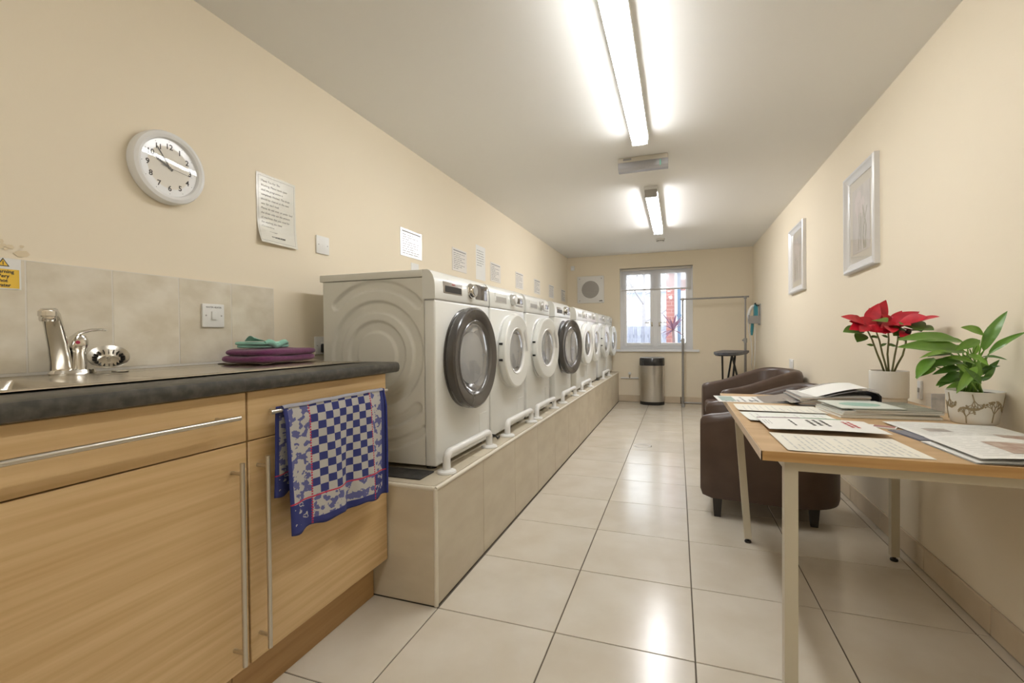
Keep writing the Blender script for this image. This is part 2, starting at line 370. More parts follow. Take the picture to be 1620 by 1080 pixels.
batten('ceiling_light', 'long lit fluorescent batten nearest the camera on the ceiling', 1.46, 2.985, -.212, LIT)
batten('ceiling_light', 'lit tubular batten light farther down the ceiling near the smoke detector', 4.03, 5.62, -.205, LIT2, .1, .085, True)
batten('ceiling_light', 'unseen fill light added over the near end of the room, shaped as a batten', -1.3, .2, -.212, LIT_FILL)  # out of view behind the camera, added to brighten the room
em = root('emergency_light', 'clear plastic bulkhead emergency light fixed across the ceiling', 'emergency light', (-.222, 3.37, H))
add('base', MB().box((-.165, -.045, -.034), (.165, .045, 0), .006), M('bulkhead_base', (.62, .58, .50), .5), em)
dv = add('diffuser', MB().prism([(-.045, -.034), (.045, -.034), (.04, -.072), (.022, -.088), (-.022, -.088), (-.04, -.072)], 0, -.165, .165), M('frosted_clear_plastic', (.80, .80, .86), .25, trans=.55), em, 30)
add('tube', MB().tube([(-.14, 0, -.055), (.14, 0, -.055)], .008, 10), WPLAS, dv)
add('indicator', MB().box((.112, -.047, -.078), (.119, -.043, -.04)), M('green_led', (.25, .75, .6), .4), em)
add('maker_mark', MB().box((-.13, -.0462, -.022), (-.075, -.0455, -.008)), INK, em, 0)
sm = root('smoke_detector', 'small white smoke detector on the ceiling before the window wall', 'smoke detector', (-.205, 6.3, H))
add('base', MB().lathe([(0, 0), (.055, 0), (.055, -.016), (.0, -.016)], 28), WPLAS, sm)
add('sensor_head', MB().lathe([(0, -.016), (.046, -.016), (.043, -.036), (.03, -.046), (0, -.047)], 28), WPLAS, sm)
for k in range(12): add('slot', MB().box((.0435, -.006, -.032), (.0462, .006, -.022), mtx=Matrix.Rotation(k*math.pi/6, 4, 'Z')), BLACK, sm, 0)

# ---------------------------------------------------------------- sink run
CX = -1.064
def cab(label, y0, y1, hy0, hy1, vert_y):
    t = root('base_cabinet', label, 'cabinet', (XL, y0, 0))
    d = CX-XL
    add('carcass', MB().box((.004, .002, .155), (d-.02, .018, .876)).box((.004, y1-y0-.018, .155), (d-.02, y1-y0-.002, .876)).box((.004, .018, .155), (d-.02, y1-y0-.018, .172)).box((.004, .018, .172), (.012, y1-y0-.018, .876)), WOOD, t, 0)
    f = add('drawer_front', MB().box((d-.019, .002, .7485), (d, y1-y0-.002, .8765), .0015, 1), WOOD, t)
    def bar(p0, p1, posts):
        m = MB().tube([p0, p1], .006, 12)
        for q in posts: m.tube([(d, q[1], q[2]), (d+.036, q[1], q[2])], .005, 8)
        return m
    add('handle', bar((d+.036, hy0-y0, .819), (d+.036, hy1-y0, .819), [(0, hy0-y0+.035, .819), (0, hy1-y0-.035, .819)]), STEEL, f)
    g_ = add('door', MB().box((d-.019, .002, .158), (d, y1-y0-.002, .7455), .0015, 1), WOOD, t)
    add('handle', bar((d+.036, vert_y-y0, .192), (d+.036, vert_y-y0, .705), [(0, vert_y-y0, .225), (0, vert_y-y0, .678)]), STEEL, g_)
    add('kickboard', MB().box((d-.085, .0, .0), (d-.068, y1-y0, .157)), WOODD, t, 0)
    return t
cab('wide oak base cabinet with a long drawer bar handle left of the tea towel', -.07, .918, .07, .868, .872)
cab('narrower oak base cabinet with the tea towel hung on its drawer bar', .920, 1.538, .960, 1.49, .949)
cab('oak base cabinet at the end of the run nearest the camera', -1.0, -.072, -.95, -.15, -.12)
# worktop with a cut-out, and the inset sink
SX0, SX1, SY0, SY1 = XL+.06, -1.165, -.05, 1.53
wt = MB()
ZT0, ZT1, WF = .878, .918, -1.043
bx = lambda a, b: wt.box(a, b)
bx((XL, -1.0, ZT0), (SX0+.02, 1.60, ZT1)); bx((SX0+.02, -1.0, ZT0), (SX1-.02, SY0+.02, ZT1)); bx((SX0+.02, .70, ZT0), (SX1-.02, 1.60, ZT1))
pf = [(SX1-.02, ZT0), (WF-.014, ZT0), (WF-.004, ZT0+.004), (WF, ZT0+.014), (WF, ZT1-.014), (WF-.004, ZT1-.004), (WF-.014, ZT1), (SX1-.02, ZT1)]
wt.prism(pf, 1, -1.0, 1.60)
o = add('worktop', wt, WORK, smooth=40); tag(o, 'dark mottled stone effect worktop over the oak cabinets', 'worktop')
rebase(o, (XL, .3, ZT0))
def sinkz(x, y):
    z = ZT1+.004
    ex = min(x-SX0, SX1-x); ey = min(y-SY0, SY1-y); e = min(ex, ey)
    z += .004*sstep(1-abs(e-.008)/.008)                       # raised rim
    bx0, bx1, by0, by1 = SX0+.085, SX1-.045, .10, .645        # bowl
    d = min(x-bx0, bx1-x, y-by0, by1-y)
    if d > -.01: z -= .15*sstep((d+.01)/.035)
    if y > .80 and ex > .05 and ey > .04:
        z -= .003*sstep(min(y-.80, .1)/.1) + .0015*math.sin((x-SX0)*2*math.pi/.035)
    return z
sk = MB(); nu, nv = 60, 110
sk.grid(nu, nv, lambda u, v: (SX0+u*(SX1-SX0), SY0+v*(SY1-SY0), sinkz(SX0+u*(SX1-SX0), SY0+v*(SY1-SY0))))
so = add('sink_drainer', sk, SINK, smooth=60); tag(so, 'stainless steel inset sink with a long ribbed drainer', 'sink'); rebase(so, (SX0, SY0, ZT1))
tz = ZT1+.004
# tap
tp = root('mixer_tap', 'chrome single lever mixer tap at the back of the sink', 'tap', (-1.585, .815, tz), 0)
add('base_plate', MB().lathe([(0, 0), (.042, 0), (.044, .004), (.040, .012), (.03, .016), (0, .016)], 32, sx=.75, sy=1.25), CHROME, tp)
D = Vector((.115, -.09, .162)); 
def ribbon(pts, ws, th):
    m = MB(); rows = []
    for i, p in enumerate(pts):
        p = Vector(p); t = (Vector(pts[min(i+1, len(pts)-1)])-Vector(pts[max(i-1, 0)])).normalized()
        side = Vector((.55, .83, 0)); side = (side - t*side.dot(t)).normalized(); nn = t.cross(side)
        w, h_ = ws[i], th[i]; ring = []
        for k in range(16):
            a = 2*math.pi*k/16; cx, sx = math.cos(a), math.sin(a)
            ring.append(m.bm.verts.new(p + side*w*math.copysign(abs(cx)**.5, cx) + nn*h_*math.copysign(abs(sx)**.5, sx)))
        rows.append(ring)
    for a, b in zip(rows, rows[1:]):
        for k in range(16): m.bm.faces.new((a[k], a[(k+1) % 16], b[(k+1) % 16], b[k]))
    m.bm.faces.new(rows[0][::-1]); m.bm.faces.new(rows[-1]); return m
sp_ = add('spout', ribbon([(-.005, -.022, .008), (.0, -.026, .04), (.02, -.042, .085), (.045, -.062, .13), (.062, -.075, .155), (.078, -.088, .165), (.09, -.098, .163)],
                          [.024, .023, .021, .019, .018, .018, .016], [.02, .019, .015, .012, .012, .012, .01]), CHROME, tp)
add('aerator', MB().lathe([(0, 0), (.015, 0), (.017, .004), (.017, .012), (.019, .014), (.019, .026), (.012, .03), (0, .03)], 24, Matrix.Translation((.082, -.092, .142))), CHROME, sp_)
cb = add('cartridge_body', MB().lathe([(0, .01), (.017, .01), (.016, .06), (.018, .064), (.021, .075), (.021, .092), (.016, .106), (0, .11)], 28, Matrix.Translation((.012, .008, 0))), CHROME, tp)
add('temperature_dot', MB().lathe([(0, 0), (.005, 0), (.004, .002), (0, .002)], 14, Matrix.Translation((.030, -.003, .088)) @ Matrix.Rotation(R(-35), 4, 'Z') @ Matrix.Rotation(R(90), 4, 'Y')), M('red_dot', (.5, .04, .1), .3), cb)
add('lever', MB().tube([(.004, -.006, .098), (.012, .010, .114), (.02, .034, .122), (.025, .054, .124), (.026, .066, .122)], [.011, .011, .009, .008, .007], 12, flat=.5), CHROME, cb)
# strainer leaning behind the tap
sr_ = root('sink_strainer', 'round slotted steel basket strainer tilted up beside the tap', 'strainer', (-1.568, .893, tz+.001), 0)
ST = Matrix.Translation((.0, .0, .041)) @ Matrix.Rotation(R(-29), 4, 'Z') @ Matrix.Rotation(R(40), 4, 'Y') @ Matrix.Scale(1.1, 4)
add('rim', MB().lathe([(.034, 0), (.040, .004), (.043, .006), (.044, .003), (.041, -.001), (.034, -.004)], 36, ST), STEEL, sr_)
add('basket', MB().lathe([(.0, -.012), (.022, -.012), (.036, -.001), (.036, -.004), (.022, -.015), (0, -.015)], 36, ST), M('satin_steel', (.60, .56, .48), .35, 1), sr_)
for k in range(18): add('slot', MB().box((.024, -.0007, -.0105), (.0335, .0007, -.0015), mtx=ST @ Matrix.Rotation(k*2*math.pi/18, 4, 'Z') @ Matrix.Translation((0, 0, .002))), BLACK, sr_, 0)
add('knob', MB().lathe([(0, -.013), (.004, -.012), (.003, -.004), (.006, 0), (.005, .005), (0, .006)], 14, ST), CHROME, sr_)
add('foot_disc', MB().lathe([(0, 0), (.02, 0), (.021, .003), (0, .004)], 20, Matrix.Translation((.012, .022, 0))), STEEL, sr_)
# folded cloths
def fold_stack(name, label, cat, loc, rz, layers, mat, w, d, th, seed):
    rd = random.Random(seed); t = root(name, label, cat, loc, rz); z = 0
    for k in range(layers):
        ww, dd = w*rd.uniform(.93, 1.02), d*rd.uniform(.92, 1.03); ox, oy = rd.uniform(-.006, .006), rd.uniform(-.008, .008); ph = rd.uniform(0, 6)
        m = MB()
        # a folded layer: rounded slab whose edge bulges, with soft waviness
        def P(u, v):
            a = 2*math.pi*u; zz = math.sin((v-.5)*math.pi)
            rr = max(0, math.cos((v-.5)*math.pi))**.16
            ex = abs(math.cos(a))**.35*math.copysign(1, math.cos(a)); ey = abs(math.sin(a))**.35*math.copysign(1, math.sin(a))
            x, y = ox+ex*rr*dd/2, oy+ey*rr*ww/2
            return (x, y, z+th/2+zz*th/2*.98*(1 if v < .02 else 1) + .0025*math.sin(x*40+ph)*math.sin(y*26+ph)*(1 if v > .5 else 0))
        m.grid(44, 10, P); bmesh.ops.remove_doubles(m.bm, verts=m.bm.verts[:], dist=1e-5)
        add('fold', m, mat, t, 60); z += th*.93
    return t
PURP = M('purple_terry', (.125, .018, .085), .95, col2=(.165, .03, .115), scale=(60, 60, 60), bump=.6, bscale=350, sheen=.3)
MINT = M('mint_cloth', (.28, .56, .45), .9, bump=.3, bscale=250, sheen=.2)
CREAMC = M('cream_cloth', (.66, .52, .38), .9)
lt = root('folded_dishcloth', 'cream dishcloth folded flat beneath the purple towels', 'cloth', (-1.475, 1.385, tz+.001))
add('cloth', MB().grid(20, 12, lambda u, v: (-.11+u*.21, -.14+v*.27+.01*math.sin(u*7), .002+.004*abs(math.sin(u*6+v*5)))), CREAMC, lt)
fold_stack('folded_towel', 'stack of folded purple towels on the drainer', 'towel', (-1.475, 1.395, tz+.006), R(4), 2, PURP, .30, .2, .026, 2)
mc = fold_stack('dishcloth', 'crumpled mint green dishcloth lying on the purple towels', 'cloth', (-1.485, 1.36, tz+.058), R(8), 2, MINT, .165, .13, .012, 9)
add('rolled_edge', MB().tube([(.055+.004*math.sin(k), -.06+.013*k, .016+.007*math.sin(k*.9+.6)) for k in range(10)], [.006, .010, .012, .013, .012, .012, .011, .011, .009, .005], 10), MINT, mc)
add('raised_corner', MB().grid(10, 8, lambda u, v: (.03-.05*u+.01*v, -.085+.05*v, .022+.020*(1-v)*math.sin(math.pi*min(1, u+.2))+.004)), MINT, mc)
# tea towel on the drawer bar
tm_ = bpy.data.materials.new('checked_tea_towel'); tm_.use_nodes = True; nt = tm_.node_tree; n = nt.nodes; L = nt.links
bs = n['Principled BSDF']; bs.inputs['Roughness'].default_value = .95
uvn = n.new('ShaderNodeUVMap'); sx = n.new('ShaderNodeSeparateXYZ'); L.new(uvn.outputs[0], sx.inputs[0])
def mth(op, a, b=None):
    q = n.new('ShaderNodeMath'); q.operation = op
    for i, v in enumerate((a, b)):
        if v is None: continue
        if isinstance(v, (int, float)): q.inputs[i].default_value = v
        else: L.new(v, q.inputs[i])
    return q.outputs[0]
def band(v, lo, hi): return mth('MULTIPLY', mth('GREATER_THAN', v, lo), mth('LESS_THAN', v, hi))
def mixc(f, a, b):
    q = n.new('ShaderNodeMix'); q.data_type = 'RGBA'; L.new(f, q.inputs[0])
    for i, v in ((6, a), (7, b)):
        if isinstance(v, tuple): q.inputs[i].default_value = (*v, 1)
        else: L.new(v, q.inputs[i])
    return q.outputs[2]
U_, V_ = sx.outputs[0], sx.outputs[1]
BLUE, GREY, REDC = (.030, .038, .17), (.46, .44, .41), (.50, .03, .07)
ck = n.new('ShaderNodeTexChecker'); ck.inputs['Scale'].default_value = 1
mpv = n.new('ShaderNodeCombineXYZ'); L.new(mth('MULTIPLY', mth('SUBTRACT', U_, .2), 9/.62), mpv.inputs[0]); L.new(mth('MULTIPLY', mth('SUBTRACT', V_, .245), 11.6/.755), mpv.inputs[1]); mpv.inputs[2].default_value = .5
L.new(mpv.outputs[0], ck.inputs['Vector']); ck.inputs['Color1'].default_value = (*BLUE, 1); ck.inputs['Color2'].default_value = (*GREY, 1)
nz = n.new('ShaderNodeTexNoise'); nz.inputs['Scale'].default_value = 15; nz.inputs['Detail'].default_value = 7; L.new(uvn.outputs[0], nz.inputs['Vector'])
motif = mth('MULTIPLY', band(nz.outputs['Fac'], .52, .74), .9)
border = mixc(motif, GREY, (.07, .08, .26))
centre = mth('MULTIPLY', band(U_, .2, .82), mth('GREATER_THAN', V_, .245))
colr = mixc(centre, border, ck.outputs[0])
corner = mth('MULTIPLY', mth('SUBTRACT', 1, band(U_, .2, .82)), mth('LESS_THAN', V_, .225))
colr = mixc(corner, colr, mixc(band(nz.outputs['Fac'], .56, .62), BLUE, GREY))
hem = mth('MAXIMUM', mth('LESS_THAN', V_, .06), mth('MAXIMUM', mth('LESS_THAN', U_, .028), mth('GREATER_THAN', U_, .95)))
colr = mixc(hem, colr, BLUE)
dots = mth('GREATER_THAN', mth('FRACT', mth('MULTIPLY', V_, 46)), .4)
redv = mth('MULTIPLY', mth('MAXIMUM', band(U_, .192, .206), band(U_, .814, .828)), dots)
redh = band(V_, .228, .24)
colr = mixc(mth('MAXIMUM', redv, redh), colr, REDC)
L.new(colr, bs.inputs['Base Color'])
wv = n.new('ShaderNodeTexNoise'); wv.inputs['Scale'].default_value = 220; bpn = n.new('ShaderNodeBump'); bpn.inputs['Strength'].default_value = .3; bpn.inputs['Distance'].default_value = .002
L.new(uvn.outputs[0], wv.inputs['Vector']); L.new(wv.outputs['Fac'], bpn.inputs['Height']); L.new(bpn.outputs[0], bs.inputs['Normal'])
def towel_sheet(y0, y1, ztop, zb0, zb1, xoff, sign, nu=40, nv=46, shift=0):
    vs, fs, uv = [], [], []
    for i in range(nu+1):
        u = i/nu
        for j in range(nv+1):
            v = j/nv; y = y0+(y1-y0)*u + shift*(1-v); zb = zb0+(zb1-zb0)*u
            z = zb+(ztop-zb)*v
            drop = 1-v
            fold = .007*math.sin(u*17+1.3)*drop + .006*math.sin(u*31+v*3)*drop*.6 - .012*math.exp(-((u-.58)/.05)**2)*sstep(drop*1.4)
            x = xoff + sign*(.008*min(1, drop*8) + .012*drop) + fold
            vs.append((x, y, z - .004*math.sin(u*25)*sstep((drop-.9)*10) )); uv.append((u, v))
    for i in range(nu):
        for j in range(nv): a = i*(nv+1)+j; fs.append((a, a+nv+1, a+nv+2, a+1))
    me = bpy.data.meshes.new('cloth'); me.from_pydata(vs, [], fs); l = me.uv_layers.new(name='UVMap')
    for lp in me.loops: l.data[lp.index].uv = uv[lp.vertex_index]
    me.polygons.foreach_set('use_smooth', [True]*len(me.polygons)); me.materials.append(tm_)
    return me
tt = root('tea_towel', 'blue and white checked tea towel with a printed border on the drawer bar', 'towel', (-1.028, .997, .819))
hx = -1.044
f_ = link('front_fall', towel_sheet(0, .462, .011, -.345, -.375, .004, 1), tt)
md = f_.modifiers.new('thickness', 'SOLIDIFY'); md.thickness = .002
b_ = link('back_fall', towel_sheet(-.014, .445, .011, -.235, -.25, -.004, -.25, shift=-.012), tt)
md = b_.modifiers.new('thickness', 'SOLIDIFY'); md.thickness = .002
add('fold_over_bar', MB().grid(24, 8, lambda u, v: (.0085*math.cos(math.pi*v), .46*u, .004+.0085*math.sin(math.pi*v)+.001*math.sin(u*25))), M('grey_towel_fold', (.34, .34, .38), .95), tt)
add('side_hem', MB().tube([(.006, .462, .010), (.016, .464, -.05), (.022, .46, -.2), (.024, .456, -.37)], [.0035, .004, .004, .0035], 8), M('blue_hem', (.03, .04, .21), .95), tt)

# ---------------------------------------------------------------- left wall things
# warning sticker
wsn = root('warning_sign', 'yellow and white hot water warning sticker above the sink', 'sign', (XL+.0085, .648, 1.15))
add('plate', MB().box((0, 0, 0), (.0015, .087, .08)), WPLAS, wsn, 0)
add('yellow_panel', MB().box((.0015, .004, .003), (.0019, .083, .052)), YELLOW, wsn, 0)
tri = lambda r, x: MB().prism([(.052-r*.87, .066-r*.5), (.052+r*.87, .066-r*.5), (.052, .066+r)], 0, .0015, x)
add('warning_triangle', tri(.0145, .0018), INKB, wsn, 0); add('triangle_fill', tri(.0105, .0021), YELLOW, wsn, 0)
add('exclamation_mark', MB().box((.0021, .0512, .063), (.0023, .0528, .072)).box((.0021, .0512, .0598), (.0023, .0528, .0615)), INKB, wsn, 0)
for k, w_ in enumerate(('Warning', 'Very', 'hot', 'water')): text_mesh(w_, .0118, INKB, WL(.0021, .052, .0455-k*.0118), 'lettering', wsn, bold=.0003)
# clock
ck_ = root('wall_clock', 'round silver rimmed wall clock with black numerals', 'clock', (XL, 1.115, 1.597))
RX = Matrix.Rotation(R(90), 4, 'Y')
add('rim', MB().lathe([(.0, .001), (.117, .001), (.121, .006), (.121, .026), (.117, .036), (.106, .040), (.097, .036), (.094, .026), (0, .024)], 64, RX), M('silver_clock_rim', (.82, .82, .81), .3, coat=.3), ck_)
add('dial', MB().lathe([(0, .0255), (.0945, .0255)], 48, RX), M('clock_dial', (.80, .76, .68), .6), ck_, 0)
for k in range(1, 13):
    a = R(90-30*k); text_mesh(str(k), .025, INKB, WL(.0258, .070*math.cos(a), .070*math.sin(a)), 'numeral', ck_, bold=.0004)
    add('hour_mark', MB().box((.0256, -.0006, -.003), (.0259, .0006, .003), mtx=Matrix.Rotation(-a+R(90), 4, 'X') ) if False else MB().box((.0256, .0875*math.cos(a)-.001, .0875*math.sin(a)-.001), (.0259, .0875*math.cos(a)+.001, .0875*math.sin(a)+.001)), INKB, ck_, 0)
def hand(name, clockdeg, l, w, x, mat, back=.012):
    a = R(90-clockdeg); d = Vector((0, math.cos(a), math.sin(a))); s = Vector((0, -math.sin(a), math.cos(a)))
    m = MB(); m.quad(*[Vector((x, 0, 0))+d*p+s*q for p, q in ((-back, -w), (l*.85, -w), (l, 0), (l*.85, w), (-back, w))]); add(name, m, mat, ck_, 0)
hand('hour_hand', 297, .052, .0032, .0272, M('clock_hand', (.13, .12, .10), .5)); hand('minute_hand', 326, .079, .0022, .0277, MATS['clock_hand']); hand('second_hand', 98, .08, .0006, .0282, MATS['clock_hand'], .03)
add('hub', MB().lathe([(0, .0255), (.004, .0255), (.004, .029), (0, .029)], 14, RX), MATS['clock_hand'], ck_)
add('cover_glass', MB().lathe([(.0, .0355), (.05, .034), (.0965, .031)], 40, RX), GLASS, ck_)
# A4 notice, curled at the foot
nt_ = root('paper_notice', 'laminated notice with a thin border curling off the wall near the clock', 'notice', (XL, 1.483, 1.42))
def curl(y, z): return .002 + .022*max(0, (.11-z)/.11)**2*(1-.55*y/.21)
add('sheet', MB().grid(8, 20, lambda u, v: (curl(u*.21, v*.292), u*.21+.004*(1-v)**2, v*.292)), M('laminated_paper', (.80, .78, .70), .18), nt_)
ink = MB()
lines = ['Thank You For The', 'Washing. Please leave open', 'until the programme is', 'completely finished. The drum', 'should be cleared as the next', 'user for each load.', 'Please do not over or under load', 'the drum only use the amount', 'of machines that you need for', 'the washing you have', 'Cooperation', 'House manager']
for k, s in enumerate(lines):
    z = .262-k*.0192
    text_mesh(s, .0125, INK, WL(curl(.1, z)+.0006, .022, z), 'lettering', nt_, 'LEFT', .2, 0)
text_mesh('McCARTHY STONE', .0085, INKB, WL(curl(.1, .032)+.0012, .105, .030), 'lettering', nt_, bold=.0002)
bo = MB()
for k in range(30):
    z0, z1 = .01+k*.272/30, .01+(k+1)*.272/30
    for y in (.009, .2005): bo.quad((curl(y, z0)+.0005, y, z0), (curl(y, z0)+.0005, y+.0009, z0), (curl(y, z1)+.0005, y+.0009, z1), (curl(y, z1)+.0005, y, z1))
for z in (.01, .281): bo.quad((curl(.01, z)+.0005, .009, z), (curl(.2, z)+.0005, .2014, z), (curl(.2, z)+.0005, .2014, z+.0009), (curl(.01, z)+.0005, .009, z+.0009))
add('border_line', bo, INK, nt_, 0)
def plate(name, label, y, z, rocker, w=.087, txt=None, cat='switch'):
    t = root(name, label, cat, (XL+(.008 if txt else 0), y, z))
    add('plate', MB().box((0, 0, 0), (.009, w, w), .003), WPLAS, t)
    for q in (.013, w-.013): add('screw', MB().lathe([(0, .0085), (.003, .0085), (.003, .0095), (0, .0095)], 10, Matrix.Translation((0, q, w/2)) @ RX), GPLAS, t)
    if rocker: add('rocker', MB().box((.008, w/2-.010, w/2-.016), (.0145, w/2+.010, w/2+.016), .003), WPLAS, t)
    else: add('blank_centre', MB().box((.0088, w/2-.004, w/2-.006), (.0098, w/2+.004, w/2+.006), .0004, 1), WPLAS, t)
    if txt: text_mesh(txt, .0085, INKB, WL(.0093, w/2, w-.013), 'lettering', t)
    return t
plate('blanking_plate', 'white blank wall plate between the notice and the first machine', 1.818, 1.427, 0, cat='wall plate')
plate('water_heater_switch', 'white water heater rocker switch on the splashback tiles', 1.231, 1.059, 1, txt='WATER HEATER')
sk_ = plate('wall_socket', 'white wall socket in shadow beside the first machine', 1.80, .935, 1, cat='socket')
pg = root('plug', 'dark plug pushed into the shadowed wall socket', 'plug', (XL+.0095, 1.852, .965)); add('body', MB().box((0, -.02, -.022), (.032, .02, .022), .006), BLACK, pg); add('flex', MB().tube([(.03, .0, -.01), (.05, .0, -.04), (.045, 0, -.10)], .004, 8), BLACK, pg)
# instruction signs
where = ['rectangular metal instruction sign above the first machine, largest in view', 'instruction sign second from the sink, above the second machine', 'instruction sign third from the sink, just beyond the tall paper notice', 'instruction sign fourth from the sink', 'instruction sign fifth from the sink', 'instruction sign sixth from the sink', 'instruction sign nearest the window wall']
SIGN = M('silver_sign', (.76, .76, .75), .3, .35); SIGNW = M('white_sign', (.78, .74, .68), .4)
for k, y in enumerate((2.553, 3.273, 4.06, 4.78, 5.47, 6.17, 6.88)):
    t = root('instruction_sign', where[k], 'sign', (XL, y, 1.535), group='instruction signs above the machines')
    add('plate', MB().box((0, 0, 0), (.003, .262, .178), .0008, 1), SIGN if k == 0 else SIGNW, t)
    m = MB(); words(m, .225, .135, 9, WL(.0034, .02, .012), 20+k, .32); m.box((.0031, .02, .156), (.0036, .245, .164)); add('printed_lines', m, INK, t, 0)
t = root('paper_notice', 'tall narrow white paper notice between two instruction signs', 'notice', (XL, 3.73, 1.515)); add('sheet', MB().box((0, 0, 0), (.0012, .21, .3)), PAPER, t, 0); add('printed_lines', words(MB(), .17, .15, 7, WL(.0016, .02, .115), 44, .25), INK, t, 0)
t = root('small_label', 'small white label below the largest instruction sign', 'label', (XL, 2.678, 1.455)); add('sticker', MB().box((0, 0, 0), (.002, .095, .05), .0006, 1), WPLAS, t)

# ---------------------------------------------------------------- plinth
PX, PY, PZ = -.856, 1.550, .454
pl = add('machine_plinth', MB().box((XL+.012, PY+.004, 0), (PX-.008, YB-.002, PZ-.01)), GROUT, smooth=0); tag(pl, 'long raised tiled plinth carrying the row of washing machines', 'plinth')
rebase(pl, (XL, PY, 0))
k = 0
while PY+k*T < YB-.02:
    ya, yb = PY+k*T+(.0085 if k == 0 else .0015), min(PY+(k+1)*T, YB-.002)-.0015
    add('tile', MB().box((-XL+PX-.010, ya-PY, .004), (-XL+PX-.0, yb-PY, PZ-.015), .001, 1), PLTILE, pl)
    for xa, xb in ((.012, .37), (.3735, PX-XL-.012)):
        add('tile', MB().box((xa+.001, ya-PY, PZ-.012), (xb, yb-PY, PZ), .001, 1), PLTILE, pl)
    k += 1
for xa, xb in ((.012, .37), (.3735, PX-XL-.009)): add('tile', MB().box((xa+.001, -.006, .004), (xb, .004, PZ-.015), .001, 1), PLTILE, pl)
add('edge_trim', MB().tube([(PX-XL-.004, 0, PZ-.0087), (PX-XL-.004, YB-PY-.004, PZ-.0087)], .0085, 12), TRIMW, pl)
add('edge_trim', MB().tube([(.022, 0, PZ-.0087), (PX-XL-.004, 0, PZ-.0087)], .0085, 12), TRIMW, pl)
add('edge_trim', MB().tube([(PX-XL-.004, 0, .002), (PX-XL-.004, 0, PZ-.0087)], .0085, 12), TRIMW, pl)

# ---------------------------------------------------------------- washing machines
MW, MH, MD = .588, .846, .585
def emboss(x, z):
    # pressed concentric arcs on the side sheet; x from front (0) to back (-MD)
    dx, dz = x+.292, z-.487; r = math.hypot(dx, dz); a = math.degrees(math.atan2(dz, dx)); h = 0
    def bandf(r0, r1): return sstep((r-r0)/.010+.5)*sstep((r1-r)/.010+.5)
    h = max(bandf(.100, .145), bandf(.187, .232))
    for rm, a0, A, w in ((.3025, 90, 44, .020), (.3025, -90, 42, .020), (.3935, -90, 36, .019)):
        da = (a-a0+180) % 360 - 180
        if abs(da) <= A: d = abs(r-rm)
        else: e = math.radians(a0+math.copysign(A, da)); d = math.hypot(dx-rm*math.cos(e), dz-rm*math.sin(e))
        h = max(h, sstep((w-d)/.010+.5))
    return h
sp_me = MB().grid(110, 150, lambda u, v: (-.052-u*(MD-.062), .0005+.0115*emboss(-.052-u*(MD-.062), .022+v*.79), .022+v*.79)).mesh('side_panel', APPLS, 0)
sp_me.polygons.foreach_set('use_smooth', [True]*len(sp_me.polygons))
_c = {}
